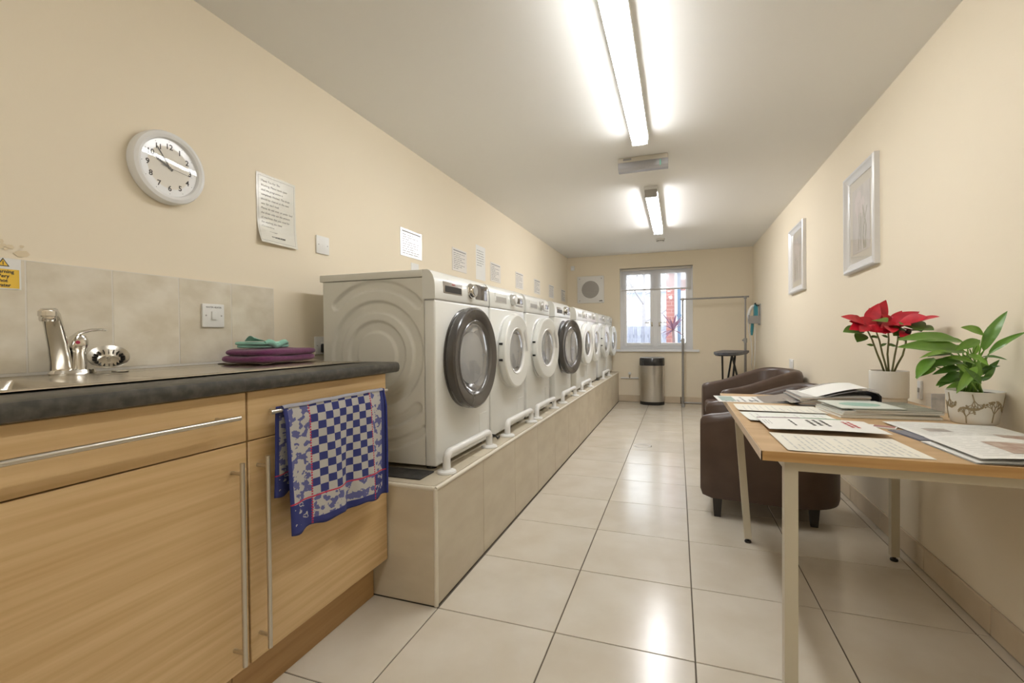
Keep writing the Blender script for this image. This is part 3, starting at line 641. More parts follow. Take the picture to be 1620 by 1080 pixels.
def machine(idx, y, label, dark, ajar, big, drum=True, style=0, dy=0):
    t = root('washing_machine', label, 'washing machine', (-.95+dy, y, PZ), group='washing machines along the plinth')
    def part(name, fn, mat, parent=t, smooth=38, key=None):
        key = key or name
        if key not in _c: _c[key] = fn().mesh(name, mat, smooth)
        return link(name, _c[key], parent)
    part('body', lambda: MB().box((-MD+.01, .014, .02), (-.045, MW-.004, .82)), APPLS, smooth=0)
    link('side_panel', sp_me, t)
    part('front_panel', lambda: MB().box((-.055, 0, .018), (0, MW, .718), .009, 3), APPL)
    part('control_panel', lambda: MB().prism([(-.06, .722), (-.002, .722), (0, .726), (0, .775), (-.003, .80), (-.010, .822), (-.022, .838), (-.036, .846), (-.06, .846)], 1, 0, MW), APPL, smooth=50)
    part('lid', lambda: MB().box((-MD-.008, -.002, .815), (-.058, MW+.002, .846), .004, 2), APPLS)
    part('seam', lambda: MB().box((-.05, .001, .715), (-.004, MW-.001, .724)), GPLAS, smooth=0)
    for fx, fy in ((-.05, .05), (-.05, MW-.05), (-MD+.06, .05), (-MD+.06, MW-.05)):
        part('foot', lambda fx=fx, fy=fy: MB().lathe([(0, 0), (.022, 0), (.022, .01), (.008, .012), (.008, .025), (0, .025)], 12, Matrix.Translation((fx, fy, 0))), BLACK, key='foot%.2f%.2f' % (fx, fy))
    dk = 'd' if dark else 'w'
    dr = part('detergent_drawer', lambda: MB().box((-.004, .075, .752), (.0025, .258, .803), .003), (M('brushed_drawer_trim', (.42, .39, .36), .3, .7) if dark else APPL), key='drw'+dk)
    part('recess', lambda: MB().box((.0015, .086, .757), (.0033, .246, .785)), (BLACK if dark else GPLAS), dr, 0, key='rec'+dk)
    if dark: text_mesh('BOSCH', .010, INKR if idx == 0 else INK, WL(.0028, .168, .794), 'lettering', dr)
    kn = part('programme_knob', lambda: MB().lathe([(0, 0), (.037, 0), (.037, .006), (.033, .008), (.031, .024), (.027, .028), (0, .028)], 36, Matrix.Translation((-.002, .357, .783)) @ RX), (CHROME if dark else M('silver_knob', (.62, .61, .58), .3, .6)), key='kn'+dk)
    part('cap', lambda: MB().lathe([(0, .0285), (.024, .0285), (.023, .03), (0, .03)], 28, Matrix.Translation((-.002, .357, .783)) @ RX), (GPLAS if dark else WPLAS), kn, key='kc'+dk)
    part('display', lambda: MB().box((-.006, .414, .748 if dark else .765), (.002, .562, .822 if dark else .80), .002), DISP, key='dis'+dk)
    if not dark: part('button_strip', lambda: MB().box((-.004, .42, .748), (.0018, .558, .757), .001, 1), GPLAS)
    # porthole door, hinged on its near edge
    Ro, Rg = (.236, .171) if big else (.216, .132)
    cy, cz = .30, .462 if big else .475
    seat = part('door_seal', lambda: MB().lathe([(Ro-.03, -.01), (Ro-.03, .006), (Ro-.012, .010), (Ro-.004, .004), (Ro-.004, -.002)], 56, Matrix.Translation((0, cy, cz)) @ RX), (DPLAS if big else WPLAS), key='seal'+dk)
    part('drum', lambda: MB().lathe([(Rg+.006, .004), (Rg+.004, -.02), (Rg, -.03), (.0, -.03)], 44, Matrix.Translation((0, cy, cz)) @ RX), M('steel_drum', (.17, .165, .155), .35, .9), key='drum'+dk)
    hy = cy-Ro+.012
    DM = Matrix.Translation((.006, hy, cz)) @ Matrix.Rotation(-R(ajar), 4, 'Z') @ Matrix.Translation((0, Ro-.012, 0))
    fm_ = DPLAS if big else APPL
    key = 'ring'+dk
    if key not in _c:
        _c[key] = MB().lathe([(Rg-.004, .020), (Rg, .036), (Rg+.004, .0405), (Rg+.010, .043), (Ro-.010, .050), (Ro-.004, .048), (Ro, .043), (Ro+.001, .018), (Ro-.004, .006), (Ro-.014, .0), (Rg+.01, .0), (Rg-.004, .020)], 72, RX).mesh('door_ring', fm_, 14)
    d = link('door', _c[key], t, mtx=DM)
    key = 'bowl'+dk
    if key not in _c: _c[key] = MB().lathe([(0, .050), (Rg*.5, .047), (Rg*.85, .040), (Rg, .030), (Rg-.01, .02), (Rg-.02, -.0), (Rg*.6, -.016), (0, -.018)], 48, RX).mesh('door_glass', M('porthole_glass', (.80, .80, .82), .03, trans=.9, coat=.5), 60)
    link('glass', _c[key], d)
    key = 'lip'+dk
    if key not in _c: _c[key] = MB().lathe([(Rg-.008, .034), (Rg-.003, .043), (Rg+.003, .045), (Rg+.006, .042), (Rg+.002, .03)], 56, RX).mesh('inner_rim', M('inner_rim_dark', (.12, .11, .10), .2, coat=.4) if big else WPLAS, 60)
    link('inner_rim', _c[key], d)
    if not big:
        part('handle_recess', lambda: MB().grid(10, 2, lambda u, v: (.0475+.0015*math.sin(math.pi*v), (Rg+.022+v*.038)*math.cos(R(-2+48*u)), (Rg+.022+v*.038)*math.sin(R(-2+48*u)))), M('pale_grey_plastic', (.58, .57, .54), .4), d)
        for z in (-.045, .045): part('hinge_slot', lambda z=z: MB().box((.012, -Ro-.002, z-.006), (.032, -Ro+.03, z+.006)), BLACK, d, 0, key='hinge%.2f' % z)
    part('filter_flap', lambda: MB().box((-.001, .45, .06), (.0012, .55, .17), .001, 1), APPL)
    part('model_mark', lambda: MB().box((.0, .535, .262), (.0009, .545, .268)).box((0, .535, .272), (.0009, .545, .276)), INK, smooth=0)
    return t
ML = [(1.725, 'white washing machine nearest the sink, with a dark grey porthole ring', 1, 1.5, 1),
      (2.330, 'white washing machine second from the sink, with a white porthole ring', 0, 1, 0),
      (2.968, 'white washing machine third from the sink, white porthole ring slightly ajar', 0, 6, 0),
      (3.735, 'white washing machine fourth from the sink, with a dark porthole ring ajar', 1, 9, 1),
      (4.60, 'white washing machine fifth from the sink, white ring just past the dark ring', 0, 4, 0),
      (5.20, 'white washing machine sixth from the sink, third from the window wall', 0, 1, 0),
      (5.98, 'white washing machine seventh from the sink, next to last in the row', 0, 3, 0),
      (6.685, 'white washing machine last in the row against the window wall', 0, 4, 0)]
for i, (y, lab, dk, aj, bg_) in enumerate(ML): machine(i, y, lab, dk, aj, bg_)
# floor rails in front of the machines
RL = [(1.725, 2.19, 'first white tubular stop rail, in front of the machine nearest the sink'), (2.46, 2.91, 'second white stop rail from the sink end of the plinth'), (3.04, 3.51, 'third white stop rail from the sink end of the plinth'), (3.80, 4.29, 'white stop rail before the dark ringed fourth machine'), (4.63, 5.09, 'fifth white stop rail from the sink end of the plinth'), (6.05, 6.56, 'white stop rail farthest along the plinth')]
for ya, yb, lab in RL:
    t = root('stop_rail', lab, 'rail', (-.903, ya, PZ), group='stop rails on the plinth'); l = yb-ya
    pts = [(0, 0, .004), (0, 0, .05)] + [(0, .03*(1-math.cos(a)), .05+.03*math.sin(a)) for a in [math.pi/2*k/5 for k in range(1, 6)]]
    pts += [(0, l-.03+.03*math.sin(a), .05+.03*math.cos(a)) for a in [math.pi/2*k/5 for k in range(0, 6)]] + [(0, l, .004)]
    add('tube', MB().tube(pts, .0165, 14), WPLAS, t)
    for y in (0, l): add('flange', MB().lathe([(0, 0), (.04, 0), (.041, .004), (.038, .010), (.02, .014), (0, .014)], 28, Matrix.Translation((0, y, 0))), WPLAS, t)
for ya, yb, lab in ((1.60, 1.715, 'black rubber mat at the near end of the plinth'), (5.82, 5.955, 'dark rubber mat between the sixth and seventh machines')):
    t = add('rubber_mat', MB().box((-1.5, ya, PZ), (-.955 if ya < 2 else -.93, yb, PZ+.006), .002, 1), RUBBER); tag(t, lab, 'mat'); rebase(t, (-1.2, ya, PZ))
cbm = MB(); rd = random.Random(5)
for k in range(2): cbm.tube([(-1.2, 2.3195+.004*k, PZ+.008+.008*k), (-1.0, 2.3195, PZ+.02+.012*k), (-.945, 2.3205, PZ+.035-.010*k), (-.93, 2.335+.015*k, PZ+.03-.01*k), (-.925, 2.36+.012*k, PZ+.008), (-.93, 2.40, PZ+.006+.006*k)], .0042, 8)
t = add('power_flex', cbm, BLACK); tag(t, 'tangled black power flex between the first two machines', 'cable'); rebase(t, (-.94, 2.32, PZ))

# ---------------------------------------------------------------- end wall things
fv = root('ventilation_fan', 'square white wall fan with a round grey grille beside the window', 'fan', (-1.28, YB, 1.727))
add('cover', MB().box((-.208, -.02, -.21), (.208, 0, .21), .006), WPLAS, fv)
gr = add('grille', MB().lathe([(0, .018), (.132, .018), (.135, .026), (.128, .028), (0, .022)], 48, Matrix.Rotation(R(90), 4, 'X')), GPLAS, fv)
for k in range(-5, 6):
    w_ = math.sqrt(max(0, .128**2-(k*.0225)**2)); add('louvre', MB().box((-w_, -.032, k*.0225-.004), (w_, -.024, k*.0225+.004)), M('grille_bar', (.50, .47, .44), .5), gr, 0)
for x in (-.17, .17):
    for z in (-.17, .17): add('screw', MB().lathe([(0, .02), (.008, .02), (.007, .023), (0, .023)], 12, Matrix.Translation((x, 0, z)) @ Matrix.Rotation(R(90), 4, 'X')), GPLAS, fv)
add('maker_mark', MB().box((.135, -.0206, -.185), (.185, -.0202, -.172)), INKB, fv, 0)
t = root('wall_sensor', 'tiny white sensor high in the corner beside the fan', 'sensor', (-1.56, YB, 2.035)); add('body', MB().box((-.03, -.03, 0), (.03, 0, .075), .008), WPLAS, t); add('lens', MB().box((-.02, -.036, .012), (.02, -.029, .04), .005), PVC, t)
t = root('stop_valve', 'small brass and white valve on a pipe low beside the bin', 'valve', (-.69, YB, .36)); add('pipe', MB().tube([(-.13, -.012, -.0), (.13, -.012, 0)], .010, 10), WPLAS, t); add('valve_body', MB().tube([(0, -.012, 0), (0, -.012, .05)], .012, 10), CHROME, t); add('knob', MB().lathe([(0, 0), (.022, 0), (.02, .02), (0, .022)], 16, Matrix.Translation((0, -.014, .072)) @ Matrix.Rotation(R(90), 4, 'X')), WPLAS, t)
bn = root('pedal_bin', 'tall stainless steel bin with a black lid below the window', 'bin', (-.355, 7.13, 0))
add('base', MB().lathe([(0, 0), (.17, 0), (.172, .01), (.17, .045), (0, .045)], 40, sy=.82), BLACK, bn)
add('body', MB().lathe([(0, .045), (.165, .045), (.168, .06), (.176, .57), (0, .57)], 48, sy=.82), M('brushed_steel_bin', (.60, .58, .55), .28, 1), bn)
add('lid', MB().lathe([(0, .57), (.178, .57), (.18, .585), (.178, .665), (.17, .678), (0, .68)], 48, sy=.82), M('bin_lid', (.022, .021, .022), .18, coat=.4), bn)
add('lid_rim', MB().lathe([(.168, .677), (.172, .684), (.160, .688), (.155, .680)], 40, sy=.82), GPLAS, bn)
# clothes rail
cr_ = root('clothes_rail', 'grey metal clothes rail standing across the window end', 'clothes rail', (.07, 7.06, 0))
RM = M('grey_rail_metal', (.36, .35, .34), .35, .7); wd = .80
for x in (0, wd):
    p = add('post', MB().tube([(x, 0, .03), (x, 0, .93)], .0155, 12), RM, cr_); add('upper_post', MB().tube([(x, 0, .93), (x, 0, 1.51)], .0105, 12), RM, p); add('clamp', MB().lathe([(0, .9), (.022, .9), (.022, .96), (0, .96)], 16, Matrix.Translation((x, 0, 0))).tube([(x, 0, .93), (x-.04, 0, .93)], .01, 8), GPLAS, p)
    add('foot_bar', MB().tube([(x, -.10, .026), (x, .235, .026)], .014, 10), RM, cr_)
    for y in (-.10, .235): add('foot_cap', MB().box((x-.018, y-.014, 0), (x+.018, y+.004, .042), .004), GPLAS, cr_)
    add('corner_joint', MB().box((x-.018, -.016, 1.495), (x+.018, .016, 1.535), .005), RM, cr_)
add('hanging_bar', MB().tube([(-.035, 0, 1.516), (wd+.045, 0, 1.525)], .0115, 12), RM, cr_)
for z in (.05,): add('cross_bar', MB().tube([(0, .0, z), (wd, .0, z)], .011, 10), RM, cr_)
# ironing board
ib = root('ironing_board', 'dark covered ironing board on folding legs in front of the clothes rail', 'ironing board', (.62, 6.45, 0), R(-14))
bp_ = []
for k in range(13): a = math.pi*k/12; bp_.append((.165*math.cos(a) if True else 0, .46+.04*math.sin(a)))
bp_ = [(.165, .30), (.165, .44), (.14, .47), (-.14, .47), (-.165, .44), (-.165, .30), (-.16, -.05), (-.145, -.25), (-.11, -.40), (-.06, -.50), (0, -.53), (.06, -.50), (.11, -.40), (.145, -.25), (.16, -.05)]
add('board', MB().prism(bp_, 2, .772, .80), M('dark_board_cover', (.052, .055, .07), .42, col2=(.075, .08, .10), scale=(12, 12, 12)), ib, 30)
add('board_frame', MB().prism([(x*.93, y*.95) for x, y in bp_], 2, .760, .772), BLACK, ib, 30)
for sx_, y0, y1 in ((-.09, -.22, .34), (.09, -.22, .34), (-.03, .30, -.34), (.03, .30, -.34)):
    add('leg', MB().tube([(sx_*.6, y0, .765), (sx_*1.5, y1, .02)], .012, 10), BLACK, ib)
for y in (.34, -.34): add('foot_bar', MB().tube([(-.17, y, .014), (.17, y, .014)], .013, 10), BLACK, ib)
# iron in its wall holder
ih = root('iron_holder', 'grey wall bracket holding the iron beside the clothes rail', 'iron holder', (XR, 6.72, 1.13))
add('back_plate', MB().box((-.012, -.075, 0), (0, .075, .27), .004), GPLAS, ih)
add('tray', MB().box((-.135, -.06, .06), (-.012, .06, .072), .003).box((-.135, -.06, .02), (-.128, .06, .13), .002).box((-.13, -.064, .02), (-.012, -.06, .12)).box((-.13, .06, .02), (-.012, .064, .12)), M('grey_holder', (.33, .32, .31), .4, .3), ih)
for y in (-.04, .04): add('hook', MB().tube([(-.01, y, .25), (-.045, y, .25), (-.055, y, .27), (-.052, y, .285)], .006, 8), BLACK, ih)
ir = root('steam_iron', 'white and teal steam iron standing in its wall holder', 'iron', (XR-.012, 6.72, 1.204))
TEAL = M('teal_plastic', (.05, .28, .34), .3)
add('soleplate', MB().prism([(-.052, 0), (.052, 0), (.05, .11), (.03, .18), (0, .215), (-.03, .18), (-.05, .11)], 0, -.016, -.006), STEEL, ir)
add('body', MB().prism([(-.048, .005), (.048, .005), (.045, .10), (.027, .165), (0, .195), (-.027, .165), (-.045, .10)], 0, -.058, -.016), TEAL, ir, 30)
add('handle', MB().tube([(-.05, 0, .175), (-.075, 0, .168), (-.105, 0, .12), (-.118, 0, .06), (-.112, 0, .012), (-.06, 0, .01)], [.016, .018, .018, .019, .017, .016], 12), WPLAS, ir)
cz_ = -.654; cx_ = -.088
add('cord', MB().tube([(cx_+x, y, cz_+z) for x, y, z in [(-.02, 0, .66), (-.035, .0, .60), (-.028, .01, .5), (.0, .02, .38), (.012, .02, .2), (-.0, 0, .08), (.025, 0, -.02), (.04, 0, .1), (.045, 0, .36), (.04, 0, .56)]], .005, 8), WPLAS, ir)
add('cord_wrap', MB().tube([(cx_+x, y, cz_+z) for x, y, z in [(.02, 0, .655), (.012, 0, .58), (.008, 0, .50), (.006, 0, .45)]], [.014, .019, .018, .012], 10), TEAL, ir)

# ---------------------------------------------------------------- floor access cover
t = root('floor_access_cover', 'small round inspection cover set in a floor tile', 'floor cover', (-.31, 4.42, .0005))
add('ring', MB().lathe([(.066, 0), (.075, 0), (.074, .002), (.067, .002)], 40), STEEL, t); add('disc', MB().lathe([(0, 0), (.064, 0), (.064, .001), (0, .001)], 40), TILE, t); add('key_slot', MB().box((.078, -.03, 0), (.084, .03, .0015)), GROUT, t, 0)

# ---------------------------------------------------------------- pictures
def picture(label, y0, y1, z0, z1, tilt, seed):
    w, h = y1-y0, z1-z0; t = root('framed_picture', label, 'picture', (XR, (y0+y1)/2, z0), group='framed flower prints'); t.rotation_euler = (R(tilt), 0, 0)
    # local: y along wall, room side is -x
    FR = M('silver_white_frame', (.74, .73, .72), .28, .15)
    fw = .052; pr = [(0, 0), (.0, fw), (-.012, fw), (-.020, fw*.55), (-.030, fw*.35), (-.030, .008), (-.024, 0)]
    m = MB()
    def rail(P0, P1, nrm):
        # mitred moulding from corner P0 to P1, nrm points inward
        d = (P1-P0).normalized(); rows = []
        for P, sgn in ((P0, 1), (P1, -1)): rows.append([m.bm.verts.new(Vector((px, 0, 0)) + P + nrm*q + d*q*sgn) for px, q in pr])
        for k in range(len(pr)): j = (k+1) % len(pr); m.bm.faces.new((rows[0][k], rows[0][j], rows[1][j], rows[1][k]))
    C = [Vector((0, -w/2, 0)), Vector((0, w/2, 0)), Vector((0, w/2, h)), Vector((0, -w/2, h))]; N = [Vector((0, 0, 1)), Vector((0, -1, 0)), Vector((0, 0, -1)), Vector((0, 1, 0))]
    for k in range(4): rail(C[k], C[(k+1) % 4], N[k])
    add('frame', m, FR, t, 30)
    mt = add('mount', MB().box((-.008, -w/2+fw*.9, fw*.9), (-.004, w/2-fw*.9, h-fw*.9)), M('picture_mount', (.66, .61, .52), .6), t, 0)
    q = .105
    pm = bpy.data.materials.get('faded_flower_print')
    if not pm: pm = M('faded_flower_print', (.66, .61, .57), .5, col2=(.52, .48, .45), scale=(5, 9, 4), nscale=1.3, detail=5)
    pa = add('print', MB().box((-.0095, -w/2+q, q), (-.008, w/2-q, h-q)), pm, mt, 0)
    fm = MB(); rd = random.Random(seed)
    for k in range(7): 
        yb = rd.uniform(-.08, .08); fm.tube([(-.0098, yb, q+.01), (-.0098, yb+rd.uniform(-.02, .03), h*.4), (-.0098, yb+rd.uniform(-.05, .05), h*.55+rd.uniform(0, .1))], .0016, 5, flat=1)
    add('stems', fm, M('faded_stem', (.46, .44, .36), .6), pa)
    fl = MB()
    for k in range(12):
        a, rr = rd.uniform(0, 6.28), rd.uniform(.0, .07); cy, cz = rr*math.cos(a), h*.62+rr*1.5*math.sin(a); n = 9; r = rd.uniform(.025, .045)
        fl.bm.faces.new([fl.bm.verts.new((-.0100-.00005*k, cy+r*math.cos(b)*rd.uniform(.6, 1), cz+r*math.sin(b)*rd.uniform(.7, 1.1))) for b in [2*math.pi*j/n for j in range(n)]])
    add('petals', fl, M('faded_petal', (.70, .62, .60), .6), pa, 0)
    add('picture_glass', MB().quad((-.0118, -w/2+fw*.8, fw*.8), (-.0118, w/2-fw*.8, fw*.8), (-.0118, w/2-fw*.8, h-fw*.8), (-.0118, -w/2+fw*.8, h-fw*.8)), GLASS, t, 0)
picture('larger looking silver framed flower print above the poinsettia', 2.94, 3.415, 1.378, 1.965, -1.2, 1)
picture('silver framed flower print farther along, above the armchairs', 4.42, 4.935, 1.378, 1.96, -1.0, 2)

# ---------------------------------------------------------------- armchairs
def tub_chair(label, loc, rz):
    t = root('tub_armchair', label, 'armchair', loc, rz, group='brown tub armchairs')
    hw, xf, xs, th, zb = .325, -.34, .035, .085, .112
    path = [(xf+(xs-xf)*k/8, -hw, 0) for k in range(9)]
    for k in range(1, 24):
        a = -math.pi/2+math.pi*k/24; e = .72
        path.append((xs+.305*abs(math.cos(a))**e, hw*math.copysign(abs(math.sin(a))**e, math.sin(a)), 0))
    path += [(xs-(xs-xf)*k/8, hw, 0) for k in range(9)]
    m = MB(); rows = []; n = len(path)
    P = [Vector(p) for p in path]
    for i, p in enumerate(P):
        tg = (P[min(i+1, n-1)]-P[max(i-1, 0)]).normalized(); inw = Vector((-tg.y, tg.x, 0))
        if i == 0 or i == n-1: pass
        zt = .572+.145*sstep((p.x-xf)/.62)
        end = .012 if i in (0, n-1) else 0
        sec = [(.004+end, zb+end), (end, zb+.02), (end, zt-.045-end), (.010+end*.7, zt-.016-end), (.026, zt-.003-end), (.048, zt-end), (.068, zt-.008-end), (th-end, zt-.03-end), (th-end, .30), (th-end, zb+.01)]
        rows.append([m.bm.verts.new(p+inw*q+Vector((0, 0, z))+ (Vector((-.0, 0, 0)))) for q, z in sec])
    k = len(rows[0])
    for a, b in zip(rows, rows[1:]):
        for j in range(k): m.bm.faces.new((a[j], a[(j+1) % k], b[(j+1) % k], b[j]))
    # rounded arm fronts
    for row, s in ((rows[0], -1), (rows[-1], 1)):
        cen = sum((v.co for v in row), Vector())/k
        ring = [m.bm.verts.new(v.co+(cen-v.co)*.12+Vector((-.012, 0, 0))) for v in row]
        for j in range(k): m.bm.faces.new((row[j], row[(j+1) % k], ring[(j+1) % k], ring[j]))
        m.bm.faces.new(ring)
    add('arm_and_back_shell', m, BROWN, t, 50)
    add('seat_base', MB().box((xf+.01, -hw+.07, zb), (.24, hw-.07, .30), .012), BROWN, t)
    add('seat_cushion', MB().box((xf-.012, -hw+th+.002, .295), (.24, hw-th-.002, .425), .035, 4), BROWN, t)
    pts = [tuple(v) for v in [(xf+.002, -hw+.004, .56)]]
    for x in (xf+.075, .20):
        for y in (-hw+.055, hw-.055):
            yy = y if x < 0 else y*.82
            add('leg', MB().prism([(-.024, -.024), (.024, -.024), (.024, .024), (-.024, .024)], 2, 0, .001).bm and leg_(x, yy), LEGB, t)
    return t
def leg_(x, y):
    m = MB(); a = [m.bm.verts.new((x+sx*.017, y+sy*.017, 0)) for sx, sy in ((-1, -1), (1, -1), (1, 1), (-1, 1))]; b = [m.bm.verts.new((x+sx*.025, y+sy*.025, .116)) for sx, sy in ((-1, -1), (1, -1), (1, 1), (-1, 1))]
    m.bm.faces.new(a[::-1]); m.bm.faces.new(b)
    for i in range(4): j = (i+1) % 4; m.bm.faces.new((a[i], a[j], b[j], b[i]))
    return m
tub_chair('brown leather tub armchair partly hidden behind the table', (.50, 3.085, 0), R(-6))
tub_chair('brown leather tub armchair farther away, in front of the clothes rail', (.62, 4.50, 0), R(12))

# ---------------------------------------------------------------- table
TX0, TX1, TY0, TY1, TZ = .201, .957, 1.338, 2.575, .72
KS = .971
tb_ = root('table', 'beech topped table with a beige metal frame covered in papers', 'table', (TX0, TY0, 0))
tw, tl = TX1-TX0, TY1-TY0
add('table_top', MB().box((.0015, .0015, TZ-.024), (tw-.0015, tl-.0015, TZ), .0015, 1), TABW, tb_)
for a, b in (((0, 0, TZ-.025), (tw, .0025, TZ-.001)), ((0, tl-.0025, TZ-.025), (tw, tl, TZ-.001)), ((tw-.0025, 0, TZ-.025), (tw, tl, TZ-.001))): add('edge_band', MB().box(a, b), TABE, tb_, 0)
add('edge_band', MB().box((0, 0, TZ-.025), (.0025, tl, TZ-.001)), M('pale_table_edge', (.62, .47, .33), .35), tb_, 0)
ap = MB(); i0 = .06; zz0, zz1 = TZ-.055, TZ-.025
ap.box((i0, .035, zz0), (tw-.03, .06, zz1)); ap.box((i0, tl-.06, zz0), (tw-.03, tl-.035, zz1)); ap.box((i0, .06, zz0), (i0+.025, tl-.06, zz1)); ap.box((tw-.055, .06, zz0), (tw-.03, tl-.06, zz1))
add('apron_frame', ap, FRAMEB, tb_, 0)
for x, y, fx in ((i0+.014, .046, 0), (tw-.044, .046, 0), (i0+.012, tl-.05, .048), (tw-.048, tl-.05, 0)):
    m = MB(); q = .0155
    a = [m.bm.verts.new((x+fx+sx*q, y+sy*q, .022)) for sx, sy in ((-1, -1), (1, -1), (1, 1), (-1, 1))]; b = [m.bm.verts.new((x+sx*q, y+sy*q, TZ-.026)) for sx, sy in ((-1, -1), (1, -1), (1, 1), (-1, 1))]
    m.bm.faces.new(a[::-1]); m.bm.faces.new(b)
    for i in range(4): j = (i+1) % 4; m.bm.faces.new((a[i], a[j], b[j], b[i]))
    lg = add('leg', m, FRAMEB, tb_, 0)
    add('levelling_foot', MB().lathe([(0, 0), (.014, 0), (.016, .004), (.014, .010), (.007, .012), (.007, .024), (0, .024)], 16, Matrix.Translation((x+fx, y, 0))), BLACK, lg)

# papers on the table (corner, rotation)
def sheet(name, label, cat, x, y, rz, w, d, mat, zoff=0, lift=None, text=0, seed=0, tmat=INK, rot=0, ch=.35, extra=None, thick=.0006):
    t = root(name, label, cat, (x*KS, y*KS, TZ+.0006+zoff), rz)
    fn = lift or (lambda u, v: 0)
    m = MB(); nu, nv = 14, 10
    m.grid(nu, nv, lambda u, v: (u*w, v*d, fn(u, v)+thick)); m.grid(nu, nv, lambda u, v: (u*w, v*d, fn(u, v)))
    add('sheet', m, mat, t, 50)
    if text:
        tm = MB(); mg = .018
        F = lambda px, py: fn(max(0, min(1, (px+mg)/w)), max(0, min(1, (py+mg)/d)))+thick+.0004
        if rot:   # lines running across the sheet's depth
            M90 = Matrix(((0, -1, 0, w-mg), (1, 0, 0, mg), (0, 0, 1, 0), (0, 0, 0, 1)))
            words(tm, d-2*mg, w-2*mg, text, M90, seed, ch, fn=lambda px, py: F(w-2*mg-py, px))
        else: words(tm, w-2*mg, d-2*mg, text, Matrix.Translation((mg, mg, 0)), seed, ch, fn=F)
        add('printed_lines', tm, tmat, t, 0)
    if extra: extra(t, w, d, fn, thick)
    return t
A4W, A4H = .297, .21
def logo1(t, w, d, fn, th):
    add('green_picture', MB().box((.015, .03, th+.0003), (.075, .19, th+.0006)), M('grey_green_print', (.33, .42, .38), .5), t, 0)
    add('heading', MB().box((.13, .045, th+.0003), (.165, .062, th+.0006)), INKB, t, 0)
sheet('paper_sheet', 'printed leaflet at the far end of the table, overhanging its left edge', 'paper', .178, 2.315, R(3), A4W, A4H, PAPER, text=10, seed=1, rot=1, extra=logo1, lift=lambda u, v: .003*sstep((u-.6)*3)*(1-v))
sheet('paper_sheet', 'plain cream form second from the far end of the table', 'paper', .228, 2.045, R(-.5), A4W, A4H, PAPER2, lift=lambda u, v: .005*(1-v)**3, text=12, seed=2, rot=1, ch=.2, tmat=M('faint_ink', (.63, .63, .59), .7))
sheet('paper_sheet', 'printed form partly under the folded leaflet at the left table edge', 'paper', .240, 1.815, R(3), .285, A4H, PAPERG, zoff=.0014, text=12, seed=3, rot=1, ch=.25, tmat=MATS['faint_ink'], lift=lambda u, v: .004*(1-v)**3)
def leaf4(t, w, d, fn, th):
    for k, (s, x, c, z) in enumerate((('bars', .085, INKB, .006), ('bars', .135, INKB, .009), ('bars', .155, INKB, .009), ('bars', .175, INKB, .009), ('bars', .235, INKR, .009), ('bars', .25, INKR, .009))):
        m = MB(); rd = random.Random(60+k); y = .06+rd.uniform(0, .02)
        while y < .175:
            l = rd.uniform(.012, .03); m.quad(*[(px, py, fn(px/w, py/d)+th+.0006) for px, py in ((x, y), (x+z, y), (x+z, min(y+l, .18)), (x, min(y+l, .18)))]); y += l+.006
        add('bold_print', m, c, t, 0)
    add('small_print', words(MB(), .08, .05, 6, Matrix(((0, -1, 0, .055), (1, 0, 0, .09), (0, 0, 1, 0), (0, 0, 0, 1))), 9, .25, fn=lambda a, b: .0105), INK, t, 0)
    e = MB()
    for a, b, mt in ((0, .42, 'p'), (.42, .8, 'g')):
        add('coloured_edge', MB().tube([(w*(a+(b-a)*q/5), d+.001, fn(a+(b-a)*q/5, 1)+.001) for q in range(6)], .0011, 6), M('plum_edge', (.16, .02, .09), .6) if mt == 'p' else M('green_edge', (.07, .26, .10), .6), t)
sheet('folded_leaflet', 'folded leaflet with bold black and red print, springing open', 'leaflet', .268, 1.632, R(1.5), .31, .205, PAPER, zoff=.0022, extra=leaf4, lift=lambda u, v: .009-.008*(1-v)*0+.003*math.sin(math.pi*u))
sheet('paper_sheet', 'closely printed page at the near left corner of the table', 'paper', .272, 1.392, R(1.5), .308, .228, PAPER2, text=17, seed=5, rot=1, ch=.3, tmat=MATS['faint_ink'], lift=lambda u, v: .002*math.exp(-u*6))
t = root('business_card', 'small maroon and white card in the middle of the table', 'card', (.568, 1.772, TZ+.0006), R(-25)); add('card', MB().box((0, 0, 0), (.07, .045, .0025)), PAPER, t, 0); add('maroon_panel', MB().box((.012, .01, .0025), (.066, .042, .0029)), M('maroon_print', (.36, .16, .15), .5), t, 0)
